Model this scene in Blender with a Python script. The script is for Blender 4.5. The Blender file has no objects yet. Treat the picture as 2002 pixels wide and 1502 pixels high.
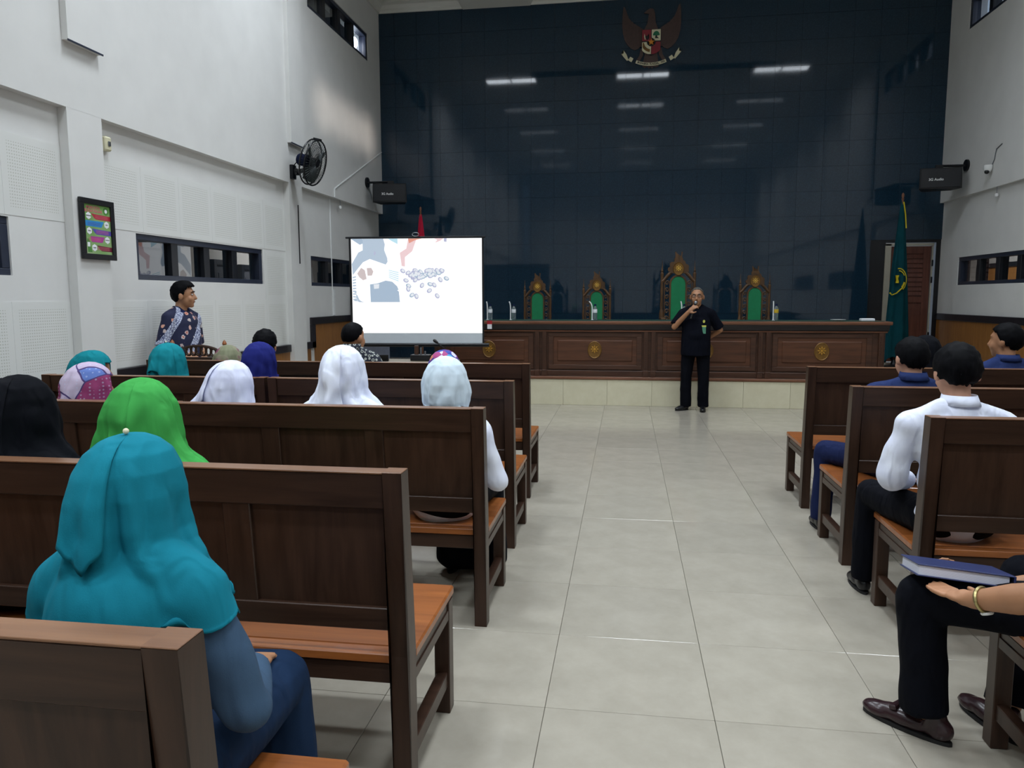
import bpy, bmesh, math, random
import numpy as np
from mathutils import Vector, Matrix, noise, Euler
random.seed(7)
S = bpy.context.scene
COL = S.collection
PI = math.pi
# ------------------------------------------------------------------ camera
cam_d = bpy.data.cameras.new('camera'); cam = bpy.data.objects.new('camera', cam_d); COL.objects.link(cam)
YAW, PITCH, ROLL = 0.14931, 0.11478, -0.0025
fw = Vector((-math.sin(YAW)*math.cos(PITCH), math.cos(YAW)*math.cos(PITCH), -math.sin(PITCH)))
rt = Vector((math.cos(YAW), math.sin(YAW), 0)); up = rt.cross(fw)
r2 = math.cos(ROLL)*rt + math.sin(ROLL)*up; u2 = -math.sin(ROLL)*rt + math.cos(ROLL)*up
M = Matrix.Identity(4)
for i in range(3):
    M[i][0] = r2[i]; M[i][1] = u2[i]; M[i][2] = -fw[i]
M[2][3] = 1.480
cam.matrix_world = M
cam_d.sensor_width = 36; cam_d.lens = 36*1476.15/2002; cam_d.clip_start = .05
S.camera = cam
# ------------------------------------------------------------------ world, sun, exposure
w = bpy.data.worlds.new('world'); S.world = w; w.use_nodes = True
bgn = w.node_tree.nodes['Background']; bgn.inputs[0].default_value = (.62, .74, .9, 1); bgn.inputs[1].default_value = .9
S.view_settings.view_transform = 'Standard'; S.view_settings.look = 'None'
S.view_settings.exposure = -0.12; S.view_settings.gamma = 1.0; S.view_settings.use_curve_mapping = False
sun_d = bpy.data.lights.new('sun', 'SUN'); sun = bpy.data.objects.new('sun', sun_d); COL.objects.link(sun)
sun_d.energy = 5.0; sun_d.angle = math.radians(4.0); sun_d.color = (1.0, .80, .66)
sun.rotation_euler = Vector((-9.4, .25, -1.45)).to_track_quat('-Z', 'Y').to_euler()
LAMP_W = 58.0            # watts of each lit ceiling troffer
LAMP_C = (.85, .925, 1.0)
cy = S.cycles
cy.max_bounces = 6; cy.diffuse_bounces = 4; cy.glossy_bounces = 3; cy.transmission_bounces = 4; cy.transparent_max_bounces = 6
cy.use_adaptive_sampling = True; cy.adaptive_threshold = .05; cy.caustics_reflective = False; cy.caustics_refractive = False
# ------------------------------------------------------------------ helpers
def lin(h):
    if isinstance(h, str):
        h = h.lstrip('#'); c = [int(h[i:i+2], 16)/255 for i in (0, 2, 4)]
    else: c = h
    return tuple(x/12.92 if x <= .04045 else ((x+.055)/1.055)**2.4 for x in c)
class NT:
    def __init__(s, name):
        s.m = bpy.data.materials.new(name); s.m.use_nodes = True; s.t = s.m.node_tree; s.b = s.t.nodes['Principled BSDF']
    def n(s, ty, **kw):
        nd = s.t.nodes.new(ty)
        for k, v in kw.items():
            if k == 'ins':
                for a, b in v.items(): nd.inputs[a].default_value = b
            else: setattr(nd, k, v)
        return nd
    def l(s, a, b): s.t.links.new(a, b)
    def coord(s, which='Object', scale=None, rot=None):
        c = s.n('ShaderNodeTexCoord'); o = c.outputs[which]
        if scale or rot:
            mp = s.n('ShaderNodeMapping'); s.l(o, mp.inputs[0])
            if scale: mp.inputs['Scale'].default_value = scale
            if rot: mp.inputs['Rotation'].default_value = rot
            o = mp.outputs[0]
        return o
    def ramp(s, fac, stops):
        r = s.n('ShaderNodeValToRGB'); e = r.color_ramp.elements
        while len(e) < len(stops): e.new(.5)
        for k, (p, c) in enumerate(stops):
            e[k].position = p; e[k].color = (*c, 1)
        s.l(fac, r.inputs[0]); return r.outputs[0]
    def mix(s, f, a, b, bt='MIX'):
        m = s.n('ShaderNodeMix'); m.data_type = 'RGBA'; m.blend_type = bt
        for sock, v in ((m.inputs[0], f), (m.inputs[6], a), (m.inputs[7], b)):
            if hasattr(v, 'is_linked') or hasattr(v, 'links'): s.l(v, sock)
            else: sock.default_value = v if not isinstance(v, tuple) else ((*v, 1) if len(v) == 3 else v)
        return m.outputs[2]
    def math(s, op, a, b=None):
        m = s.n('ShaderNodeMath'); m.operation = op
        for k, v in enumerate((a, b)):
            if v is None: continue
            if isinstance(v, (int, float)): m.inputs[k].default_value = v
            else: s.l(v, m.inputs[k])
        return m.outputs[0]
    def bump(s, h, st=.3, d=.01):
        b = s.n('ShaderNodeBump'); b.inputs['Strength'].default_value = st; b.inputs['Distance'].default_value = d
        s.l(h, b.inputs['Height']); s.l(b.outputs[0], s.b.inputs['Normal'])
    def set(s, color=None, rough=None, metal=None, spec=None, coat=None, emis=None, es=None, alpha=None, sheen=None):
        B = s.b.inputs
        if color is not None:
            if isinstance(color, tuple): B['Base Color'].default_value = (*color[:3], 1)
            else: s.l(color, B['Base Color'])
        if rough is not None:
            if isinstance(rough, (int, float)): B['Roughness'].default_value = rough
            else: s.l(rough, B['Roughness'])
        if metal is not None: B['Metallic'].default_value = metal
        if spec is not None: B['Specular IOR Level'].default_value = spec
        if coat is not None: B['Coat Weight'].default_value = coat
        if sheen is not None: B['Sheen Weight'].default_value = sheen
        if emis is not None:
            if isinstance(emis, tuple): B['Emission Color'].default_value = (*emis[:3], 1)
            else: s.l(emis, B['Emission Color'])
            B['Emission Strength'].default_value = es if es is not None else 1
        return s.m
MATS = {}
def plain(name, c, rough=.6, var=.12, nscale=14, bump=.0, **kw):
    t = NT(name); c = lin(c)
    nz = t.n('ShaderNodeTexNoise', ins={'Scale': nscale, 'Detail': 4.0}); t.l(t.coord(), nz.inputs['Vector'])
    d = tuple(x*(1-var) for x in c); e = tuple(min(1, x*(1+var)) for x in c)
    col = t.ramp(nz.outputs[0], [(.3, d), (.7, e)])
    if bump: t.bump(nz.outputs[0], bump, .004)
    MATS[name] = t.set(color=col, rough=rough, **kw); return MATS[name]
def fabric(name, c, rough=.85, var=.10, weave=420, sheen=0.0):
    t = NT(name); c = lin(c); co = t.coord()
    nz = t.n('ShaderNodeTexNoise', ins={'Scale': 9.0, 'Detail': 5.0}); t.l(co, nz.inputs['Vector'])
    col = t.ramp(nz.outputs[0], [(.3, tuple(x*(1-var) for x in c)), (.7, tuple(min(1, x*(1+var)) for x in c))])
    wv = t.n('ShaderNodeTexNoise', ins={'Scale': float(weave), 'Detail': 1.0}); t.l(co, wv.inputs['Vector'])
    fo = t.n('ShaderNodeTexNoise', ins={'Scale': 10.0, 'Detail': 1.2, 'Distortion': .9}); t.l(t.coord(scale=(1.5, 1.5, .55), rot=(0, .25, .2)), fo.inputs['Vector'])
    t.bump(t.math('ADD', fo.outputs[0], t.math('MULTIPLY', wv.outputs[0], .02)), .5, .03)
    MATS[name] = t.set(color=col, rough=rough, sheen=sheen, spec=.1); return MATS[name]
def wood(name, dark, light, rough=.38, scale=(2.2, 2.2, 22), axis='x', coat=.0, spec=.4):
    t = NT(name)
    sc = {'x': (1.2, 16, 16), 'z': (16, 16, 1.2), 'y': (16, 1.2, 16)}[axis]
    info = t.n('ShaderNodeObjectInfo'); co = t.coord(scale=sc)
    ad = t.n('ShaderNodeVectorMath', operation='ADD'); t.l(co, ad.inputs[0])
    ml = t.n('ShaderNodeVectorMath', operation='SCALE'); t.l(info.outputs['Random'], ml.inputs['Scale']); ml.inputs[0].default_value = (31, 17, 23)
    t.l(ml.outputs[0], ad.inputs[1])
    nz = t.n('ShaderNodeTexNoise', ins={'Scale': 1.6, 'Detail': 7.0, 'Roughness': .62, 'Distortion': .5}); t.l(ad.outputs[0], nz.inputs['Vector'])
    col = t.ramp(nz.outputs[0], [(.28, lin(dark)), (.72, lin(light))])
    t.bump(nz.outputs[0], .06, .003)
    MATS[name] = t.set(color=col, rough=rough, coat=coat, spec=spec); return MATS[name]
def box(bm, x0, x1, y0, y1, z0, z1, bev=0, mat=None):
    if x0 > x1: x0, x1 = x1, x0
    if y0 > y1: y0, y1 = y1, y0
    if z0 > z1: z0, z1 = z1, z0
    vs = [bm.verts.new((x, y, z)) for x in (x0, x1) for y in (y0, y1) for z in (z0, z1)]
    fs = [bm.faces.new([vs[i] for i in q]) for q in ((0, 1, 3, 2), (4, 6, 7, 5), (0, 4, 5, 1), (2, 3, 7, 6), (0, 2, 6, 4), (1, 5, 7, 3))]
    if bev > 0:
        es = list({e for f in fs for e in f.edges})
        r = bmesh.ops.bevel(bm, geom=es, offset=bev, segments=1, affect='EDGES', profile=.5)
    if mat is not None and bev == 0:
        for f in fs: f.material_index = mat
    return vs
def frame_of(d):
    d = d.normalized(); a = Vector((0, 0, 1)) if abs(d.z) < .9 else Vector((1, 0, 0))
    u = d.cross(a).normalized(); return u, d.cross(u).normalized()
def tube(bm, pts, r, seg=8, cap=True):
    pts = [Vector(p) for p in pts]; n = len(pts); rr = r if isinstance(r, (list, tuple)) else [r]*n
    rings = []; u = None
    for i, p in enumerate(pts):
        d = (pts[min(i+1, n-1)] - pts[max(i-1, 0)]).normalized()
        if u is None: u, v = frame_of(d)
        else:
            u = (u - d*u.dot(d)).normalized(); v = d.cross(u)
        rings.append([bm.verts.new(p + (u*math.cos(2*PI*k/seg) + v*math.sin(2*PI*k/seg))*rr[i]) for k in range(seg)])
    for a, b in zip(rings, rings[1:]):
        for k in range(seg): bm.faces.new((a[k], a[(k+1) % seg], b[(k+1) % seg], b[k]))
    if cap:
        for rg in (rings[0], rings[-1]):
            try: bm.faces.new(rg)
            except ValueError: pass
def lathe(bm, prof, seg=16, cx=0, cy=0, sx=1, sy=1):
    rings = []
    for r, z in prof:
        rings.append([bm.verts.new((cx + r*sx*math.cos(2*PI*k/seg), cy + r*sy*math.sin(2*PI*k/seg), z)) for k in range(seg)])
    for a, b in zip(rings, rings[1:]):
        for k in range(seg): bm.faces.new((a[k], a[(k+1) % seg], b[(k+1) % seg], b[k]))
    for rg in (rings[0], rings[-1]):
        try: bm.faces.new(rg)
        except ValueError: pass
def prism(bm, poly, d0, d1, plane='xz'):
    """polygon extruded between d0 and d1 along the axis missing from plane"""
    def P(a, b, d):
        return {'xz': (a, d, b), 'xy': (a, b, d), 'yz': (d, a, b)}[plane]
    A = [bm.verts.new(P(a, b, d0)) for a, b in poly]; B = [bm.verts.new(P(a, b, d1)) for a, b in poly]
    n = len(poly)
    for i in range(n):
        bm.faces.new((A[i], A[(i+1) % n], B[(i+1) % n], B[i]))
    fa = bm.faces.new(A); fb = bm.faces.new(B)
    bmesh.ops.triangulate(bm, faces=[fa, fb])
def mesh_of(name, bm, smooth=False, ang=None):
    bmesh.ops.recalc_face_normals(bm, faces=bm.faces)
    me = bpy.data.meshes.new(name); bm.to_mesh(me); bm.free()
    if smooth:
        me.polygons.foreach_set('use_smooth', [True]*len(me.polygons))
        if ang: me.set_sharp_from_angle(angle=math.radians(ang))
    return me
def obj(name, me, mat=None, parent=None, smooth=False, ang=35, loc=None, rot=None):
    if isinstance(me, bmesh.types.BMesh): me = mesh_of(name, me, smooth, ang)
    if mat is not None and len(me.materials) == 0:
        for m in (mat if isinstance(mat, (list, tuple)) else [mat]): me.materials.append(m)
    o = bpy.data.objects.new(name, me); COL.objects.link(o)
    if parent: o.parent = parent
    if loc is not None: o.location = loc
    if rot is not None: o.rotation_euler = rot
    return o
def tag(o, label, cat, group=None):
    o['label'] = label; o['category'] = cat
    if group: o['group'] = group
    return o
def thing(name, label, cat, loc=(0, 0, 0), rotz=0, group=None):
    o = bpy.data.objects.new(name, None); COL.objects.link(o); o.empty_display_size = .1
    o.location = loc; o.rotation_euler = (0, 0, rotz); return tag(o, label, cat, group)
def struct(name, me, mat, parent=None, **kw):
    o = obj(name, me, mat, parent, **kw)
    if not parent: o['kind'] = 'structure'
    return o
def dup(root, loc=None, rotz=None, label=None):
    def cp(o, par):
        c = o.copy(); COL.objects.link(c); c.parent = par
        for ch in o.children: cp(ch, c)
        return c
    r = cp(root, None)
    if loc is not None: r.location = loc
    if rotz is not None: r.rotation_euler = (0, 0, rotz)
    if label: r['label'] = label
    return r
B_ = bmesh.new
TMP = bpy.data.scenes.new('workbench')          # scratch scene, removed at the end
def evaluated_mesh(o):
    TMP.collection.objects.link(o); vl = TMP.view_layers[0]; vl.update()
    me = bpy.data.meshes.new_from_object(o.evaluated_get(vl.depsgraph)); TMP.collection.objects.unlink(o); return me
def text_mesh(name, body, size, extr=.001, align='CENTER', bold=False):
    c = bpy.data.curves.new(name, 'FONT'); c.body = body; c.size = size; c.extrude = extr; c.align_x = align; c.align_y = 'CENTER'
    if bold: c.offset = size*.02
    o = bpy.data.objects.new(name, c); me = evaluated_mesh(o)
    bpy.data.objects.remove(o); bpy.data.curves.remove(c); return me
# ------------------------------------------------------------------ materials
def build_mats():
    # cream paint
    plain('wall_paint', '#dddddb', .75, .03, 3); plain('ceiling_paint', '#dcdcd6', .8, .03, 3)
    # perforated acoustic panel: dots in the middle field
    t = NT('acoustic'); co = t.coord()
    sp = t.n('ShaderNodeSeparateXYZ'); t.l(co, sp.inputs[0])
    fy = t.math('FRACT', t.math('MULTIPLY', sp.outputs[1], 45.0)); fz = t.math('FRACT', t.math('MULTIPLY', sp.outputs[2], 45.0))
    a = t.math('POWER', t.math('SUBTRACT', fy, .5), 2); b = t.math('POWER', t.math('SUBTRACT', fz, .5), 2)
    dot = t.math('LESS_THAN', t.math('ADD', a, b), .055)
    ins = t.math('MULTIPLY', t.math('LESS_THAN', t.math('ABSOLUTE', sp.outputs[1]), .235), t.math('LESS_THAN', t.math('ABSOLUTE', sp.outputs[2]), .235))
    f = t.math('MULTIPLY', dot, ins)
    col = t.mix(f, lin('#dedfdc'), lin('#bfc0b8'))
    MATS['acoustic'] = t.set(color=col, rough=.8)
    # black granite
    t = NT('granite'); co = t.coord(); info = t.n('ShaderNodeObjectInfo')
    vz = t.n('ShaderNodeTexNoise', ins={'Scale': 60.0, 'Detail': 3.0}); t.l(co, vz.inputs['Vector'])
    col = t.ramp(vz.outputs[0], [(.40, lin('#1a2f40')), (.70, lin('#20384a'))])
    rg = t.n('ShaderNodeMapRange'); t.l(info.outputs['Random'], rg.inputs[0]); rg.inputs[3].default_value = .045; rg.inputs[4].default_value = .06
    MATS['granite'] = t.set(color=col, rough=rg.outputs[0], spec=.5)
    plain('granite_trim', '#16181d', .3, .2, 30)
    # floor tile, slight tone per tile
    def tile(nm, c0, c1, r):
        t = NT(nm); info = t.n('ShaderNodeObjectInfo'); co = t.coord()
        nz = t.n('ShaderNodeTexNoise', ins={'Scale': 5.0, 'Detail': 8.0, 'Roughness': .65}); t.l(co, nz.inputs['Vector'])
        base = t.ramp(nz.outputs[0], [(.35, lin(c0)), (.65, lin(c1))])
        v = t.n('ShaderNodeMapRange'); t.l(info.outputs['Random'], v.inputs[0]); v.inputs[3].default_value = .94; v.inputs[4].default_value = 1.02
        cb = t.n('ShaderNodeCombineColor'); [t.l(v.outputs[0], cb.inputs[k]) for k in range(3)]
        MATS[nm] = t.set(color=t.mix(1.0, base, cb.outputs[0], 'MULTIPLY'), rough=r, spec=.45)
    tile('floor_tile', '#a09a8d', '#aaa497', .13); tile('stage_tile', '#d3cdb2', '#dbd6bd', .3)
    plain('grout', '#8d887b', .9)
    wood('bench_wood', '#2a1c15', '#443025', .32, spec=.3); wood('bench_wood_z', '#2a1c15', '#443025', .32, axis='z', spec=.3); wood('bench_lit_top', '#6b4a36', '#8a6448', .3)  # last one is a paler copy, light painted into the bench tops
    wood('seat_wood', '#7a4420', '#a2602f', .32, coat=.3)
    wood('desk_wood', '#37231a', '#553829', .42, axis='x'); wood('desk_wood_z', '#37231a', '#553829', .42, axis='z')
    wood('desk_panel', '#442b1e', '#643f2c', .4)
    wood('desk_top', '#5d3a2a', '#855b45', .3)
    wood('carved', '#3c2917', '#66482b', .45, axis='z')
    wood('wainscot', '#83562a', '#a3703a', .4, axis='z'); wood('door_wood', '#4b2a21', '#6b4033', .4, axis='z')
    plain('rail_black', '#211d22', .4, .2); plain('frame_dark', '#2a3142', .4, .12); plain('mullion', '#14171e', .4)
    plain('gold', '#c8963a', .38, .15, 40, metal=.3); plain('gold_dark', '#7a5826', .45, .2, 30, metal=.3); plain('gold_bright', '#e8bd55', .35, .1, 40, metal=.2)
    plain('green_velvet', '#0c7a4b', .8, .08, 20); plain('green_felt', '#123a30', .95, .1, 30)
    plain('black_plastic', '#0c0d12', .45); plain('black_metal', '#15171c', .35, metal=.3); plain('wire_dark', '#3a4043', .4, metal=.4); plain('steel', '#8a8f96', .3, metal=.9)
    plain('white_plastic', '#e8eaea', .4, .03); plain('white_paper', '#eceef2', .8, .03)
    plain('skin', '#b0805f', .55, .10, 8); plain('skin_light', '#c09078', .55, .1, 8); plain('skin_tan', '#a87857', .55, .12, 8)
    t = NT('hair_black'); nz = t.n('ShaderNodeTexNoise', ins={'Scale': 90.0, 'Detail': 4.0}); t.l(t.coord(scale=(1, 1, .25)), nz.inputs['Vector'])
    t.bump(nz.outputs[0], .35, .003); MATS['hair_black'] = t.set(color=t.ramp(nz.outputs[0], [(.3, lin('#050608')), (.75, lin('#101014'))]), rough=.6, spec=.06)
    t = NT('hair_grey'); nz = t.n('ShaderNodeTexNoise', ins={'Scale': 80.0, 'Detail': 4.0}); t.l(t.coord(scale=(1, 1, .3)), nz.inputs['Vector'])
    MATS['hair_grey'] = t.set(color=t.ramp(nz.outputs[0], [(.3, lin('#25231f')), (.75, lin('#6a675f'))]), rough=.6)
    for nm, c in dict(teal='#16788c', teal_dark='#16808c', black_cloth='#070910', green_cloth='#409d4b', white_cloth='#dfe3ff', white_cotton='#e4e9ff', white_pale='#d2e2ee',
                      navy='#1a2347', navy_shirt='#27345f', navy_dark='#131a33', speaker_navy='#080b16', trousers='#080a12', blue_grey='#3f556d', skirt_navy='#1a2d48',
                      indigo='#22286f', olive='#6f7257', red_flag='#b01f3a', white_flag='#e6e6ea', flag_green='#0a3b43', felt_yellow='#c2b02a').items(): fabric(nm, c)
    plain('shoe_black', '#0d0e12', .3, .1); plain('shoe_brown', '#2c1a1e', .25, .15); plain('sole', '#101012', .7)
    plain('yellow', '#d2b02c', .5); plain('red', '#a8222c', .5); plain('badge_green', '#4f8c72', .5); plain('badge_yellow', '#c8c75a', .5)
    plain('emblem_brown', '#4a3834', .55, .15, 30); plain('emblem_red', '#86202f', .5); plain('emblem_cream', '#dbd6b6', .5); plain('emblem_green', '#17734f', .5)
    plain('emblem_black', '#0b0c12', .5); plain('emblem_orange', '#d98b2a', .45); plain('ink', '#1a1a20', .6)
    # glass
    t = NT('glass'); t.b.inputs['Transmission Weight'].default_value = 0
    tr = t.n('ShaderNodeBsdfTransparent', ins={'Color': (.72, .76, .8, 1)}); gl = t.n('ShaderNodeBsdfGlossy', ins={'Roughness': .01, 'Color': (.9, .95, 1, 1)})
    fr = t.n('ShaderNodeFresnel', ins={'IOR': 1.55}); ge = t.n('ShaderNodeNewGeometry'); ad = t.math('MULTIPLY', t.math('ADD', t.math('MULTIPLY', fr.outputs[0], 1.3), .05), t.math('SUBTRACT', 1.0, ge.outputs['Backfacing']))
    mx = t.n('ShaderNodeMixShader'); t.l(ad, mx.inputs[0]); t.l(tr.outputs[0], mx.inputs[1]); t.l(gl.outputs[0], mx.inputs[2])
    t.l(mx.outputs[0], t.t.nodes['Material Output'].inputs[0]); MATS['glass'] = t.m
    t = NT('bottle_plastic'); t.b.inputs['Transmission Weight'].default_value = .85; MATS['bottle_plastic'] = t.set(color=(.75, .88, .95), rough=.08)
    t = NT('diffuser'); MATS['diffuser'] = t.set(color=(.8, .85, .9), rough=.6, emis=LAMP_C, es=12.0)
    t = NT('diffuser_dim'); MATS['diffuser_dim'] = t.set(color=(.8, .85, .9), rough=.6, emis=LAMP_C, es=1.2)
    t = NT('diffuser_off'); MATS['diffuser_off'] = t.set(color=(.7, .72, .74), rough=.5)
    t = NT('sky_glow'); MATS['sky_glow'] = t.set(color=(.9, .9, 1), rough=.6, emis=(.9, .93, 1), es=14.0)  # glow for the globe that stands in for bright sky
    # --- patterned cloths
    t = NT('batik_navy'); co = t.coord()
    v = t.n('ShaderNodeTexVoronoi', ins={'Scale': 13.0}); t.l(co, v.inputs['Vector'])
    nz = t.n('ShaderNodeTexNoise', ins={'Scale': 55.0, 'Detail': 2.0}); t.l(co, nz.inputs['Vector'])
    d = t.math('ADD', v.outputs['Distance'], t.math('MULTIPLY', t.math('SUBTRACT', nz.outputs[0], .5), .35))
    flower = t.math('LESS_THAN', d, .26); core = t.math('LESS_THAN', d, .12)
    c1 = t.mix(flower, lin('#141a3c'), t.ramp(v.outputs['Color'], [(.2, lin('#c8948a')), (.5, lin('#b9b4b4')), (.8, lin('#d7a08c'))]))
    c2 = t.mix(core, c1, lin('#b86250'))
    sp = t.n('ShaderNodeSeparateXYZ'); t.l(co, sp.inputs[0])   # diagonal white bands
    band = t.math('SINE', t.math('MULTIPLY', t.math('ADD', t.math('ADD', t.math('MULTIPLY', sp.outputs[0], .9), t.math('MULTIPLY', sp.outputs[2], .75)), t.math('MULTIPLY', sp.outputs[1], -.5)), 19.0))
    bm_ = t.math('GREATER_THAN', band, .62)
    vv = t.n('ShaderNodeTexVoronoi', feature='DISTANCE_TO_EDGE', ins={'Scale': 42.0}); t.l(co, vv.inputs['Vector'])
    wl = t.mix(t.math('LESS_THAN', vv.outputs[0], .07), lin('#b9c0d6'), lin('#3b426e'))
    MATS['batik_navy'] = t.set(color=t.mix(bm_, c2, wl), rough=.85)
    t = NT('batik_dark'); co = t.coord(); v = t.n('ShaderNodeTexVoronoi', ins={'Scale': 34.0, 'Randomness': .35}); t.l(co, v.inputs['Vector'])
    ring = t.math('MULTIPLY', t.math('LESS_THAN', v.outputs[0], .40), t.math('GREATER_THAN', v.outputs[0], .22))
    big = t.n('ShaderNodeTexVoronoi', ins={'Scale': 9.0}); t.l(co, big.inputs['Vector'])
    c1 = t.mix(ring, lin('#171d2c'), lin('#a9ada6')); c2 = t.mix(t.math('LESS_THAN', big.outputs[0], .18), c1, lin('#a58b3a'))
    MATS['batik_dark'] = t.set(color=c2, rough=.85)
    t = NT('scarf_patchwork'); co = t.coord(scale=(1, .6, .9)); v = t.n('ShaderNodeTexVoronoi', ins={'Scale': 7.5}); t.l(co, v.inputs['Vector'])
    e = t.n('ShaderNodeTexVoronoi', feature='DISTANCE_TO_EDGE', ins={'Scale': 7.5}); t.l(co, e.inputs['Vector'])
    sc = t.n('ShaderNodeSeparateColor'); t.l(v.outputs['Color'], sc.inputs[0])
    cr = t.n('ShaderNodeValToRGB'); cr.color_ramp.interpolation = 'CONSTANT'
    el = cr.color_ramp.elements
    for k, (p_, c_) in enumerate([(0, '#b9a9c4'), (.3, '#5a74b8'), (.5, '#c2b4cc'), (.68, '#6a4590'), (.82, '#8a2f62')]):
        if k > 1: el.new(p_)
        el[k].position = p_; el[k].color = (*lin(c_), 1)
    t.l(sc.outputs[0], cr.inputs[0])
    dv = t.n('ShaderNodeTexVoronoi', ins={'Scale': 62.0, 'Randomness': .1}); t.l(co, dv.inputs['Vector'])
    c0 = t.mix(t.math('MULTIPLY', t.math('LESS_THAN', dv.outputs[0], .25), .35), cr.outputs[0], lin('#c5cfe8'))
    MATS['scarf_patchwork'] = t.set(color=t.mix(t.math('LESS_THAN', e.outputs[0], .02), c0, lin('#43336b')), rough=.8)
    t = NT('scarf_bright'); co = t.coord(); v = t.n('ShaderNodeTexVoronoi', ins={'Scale': 26.0}); t.l(co, v.inputs['Vector'])
    sc = t.n('ShaderNodeSeparateColor'); t.l(v.outputs['Color'], sc.inputs[0])
    cr = t.n('ShaderNodeValToRGB'); cr.color_ramp.interpolation = 'CONSTANT'; el = cr.color_ramp.elements
    for k, (p_, c_) in enumerate([(0, '#2d3f9e'), (.3, '#4fa3cf'), (.45, '#a83f7e'), (.6, '#5a2f8c'), (.75, '#d8d6ea'), (.86, '#d98a6a')]):
        if k > 1: el.new(p_)
        el[k].position = p_; el[k].color = (*lin(c_), 1)
    t.l(sc.outputs[0], cr.inputs[0]); MATS['scarf_bright'] = t.set(color=cr.outputs[0], rough=.75)
    t = NT('scarf_olive'); co = t.coord(); nz = t.n('ShaderNodeTexNoise', ins={'Scale': 7.0, 'Detail': 2.0}); t.l(co, nz.inputs['Vector'])
    MATS['scarf_olive'] = t.set(color=t.ramp(nz.outputs[0], [(.44, lin('#7a7d62')), (.5, lin('#8d8a72')), (.56, lin('#7d3f5c'))]), rough=.8)
build_mats()
for q_ in ('diffuser', 'diffuser_dim', 'sky_glow'): MATS[q_].cycles.emission_sampling = 'NONE'
G = MATS
# ================================================================== ROOM
XL, XLU, XR, XRU = -4.41, -4.33, 5.03, 4.97
YF, YB, ZC, ZP, YP = 13.30, -5.5, 6.53, .39, 10.33
# --- floor: tiles in view are pieces, the rest one piece
fl = B_(); box(fl, XL-.25, XR+.25, YB-.2, YF+.2, -.12, -.0105)
floor = struct('floor', fl, G['grout'])
tb = B_(); box(tb, -.299, .299, -.299, .299, -.0104, 0, .0012); tme = mesh_of('floor_tile', tb); tme.materials.append(G['floor_tile'])
TX0, TY0 = -.2698, 2.5757
far = B_()
for i in range(-7, 9):
    for j in range(-14, 14):
        x, y = TX0+.6*(i+.5), TY0+.6*(j+.5)
        if x-.3 < XL-.05 or x+.3 > XR+.35: 
            if not (x < XR+.3 and x > XL-.3): continue
        if y > YP+.3: continue
        if j >= -3 or (i in (-1, 0, 1) and j >= -4):
            o = obj('floor_tile', tme, None, floor, loc=(x, y, 0))
        else: box(far, x-.299, x+.299, y-.299, y+.299, -.0104, 0)
o = obj('rear_tiles', far, G['floor_tile'], floor); o['kind'] = 'stuff'
# --- wall helper with openings (u along y, v along z)
def wall_cells(bm, x0, x1, u0, u1, v0, v1, holes):
    us = sorted({u0, u1, *[h[0] for h in holes], *[h[1] for h in holes]}); vs = sorted({v0, v1, *[h[2] for h in holes], *[h[3] for h in holes]})
    for a, b in zip(us, us[1:]):
        for c, d in zip(vs, vs[1:]):
            m, n = (a+b)/2, (c+d)/2
            if any(h[0] < m < h[1] and h[2] < n < h[3] for h in holes): continue
            box(bm, x0, x1, a, b, c, d)
WZ = (1.645, 2.065); UZ = (5.40, 5.84)
WL = [(2.52, 4.94), (6.38, 8.81), (10.25, 12.68)]; WR = [(2.52, 4.94), (6.38, 8.81), (10.19, 12.61)]
UL = [(10.22, 12.67)]; UR = [(10.19, 12.61)]
for side in (-1, 1):
    b = B_(); Xl, Xu = (XL, XLU) if side < 0 else (XR, XRU); out = .18*side
    WW = WL if side < 0 else WR; UU = UL if side < 0 else UR
    wall_cells(b, Xl, Xl+out, YB, YF, 0, 2.96, [(a, c, *WZ) for a, c in WW])
    wall_cells(b, Xu, Xl+out, YB, YF, 2.96, ZC, [(a, c, *UZ) for a, c in UU])
    for yc in (-2.4, 1.55, 5.5, 9.45):                      # lower columns and upper pilasters
        box(b, Xl-.001*side, Xu, yc, yc+.40, 0, 2.961)
        box(b, Xu-.001*side, Xu-.055*side, yc+.0, yc+.40, 3.46, ZC)
    wl = struct('wall_left' if side < 0 else 'wall_right', b, G['wall_paint'])
    if side < 0: WALL_L = wl
    else: WALL_R = wl
    pc = B_()                                                # thin dark strip painting the shadow line under the pilasters
    for yc in (5.5, 9.45): box(pc, Xu-.05*side, Xu-.0565*side, yc-.001, yc+.401, 3.452, 3.466)
    obj('pilaster_shadow_line', pc, G['frame_dark'], wl)
# acoustic panels on the left wall (pieces of the wall)
PWD = 3.55/6
pb = B_(); box(pb, -.0015, .0015, -PWD/2+.0008, PWD/2-.0008, -PWD/2+.0008, PWD/2-.0008); pme = mesh_of('acoustic_panel', pb); pme.materials.append(G['acoustic'])
for y0 in (1.95, 5.90):
    for k in range(6):
        for z in (1.16, 1.16+PWD, 1.16+2*PWD+.03, 1.16+3*PWD-.12):
            y = y0+PWD*(k+.5)
            mid = WZ[0]-.30 < z < WZ[1]+.295
            if z > 2.66: continue
            if mid and any(a-.30 < y < c+.30 for a, c in WL): continue
            obj('acoustic_panel', pme, None, WALL_L, loc=(XL+.0012, y, z))
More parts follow.
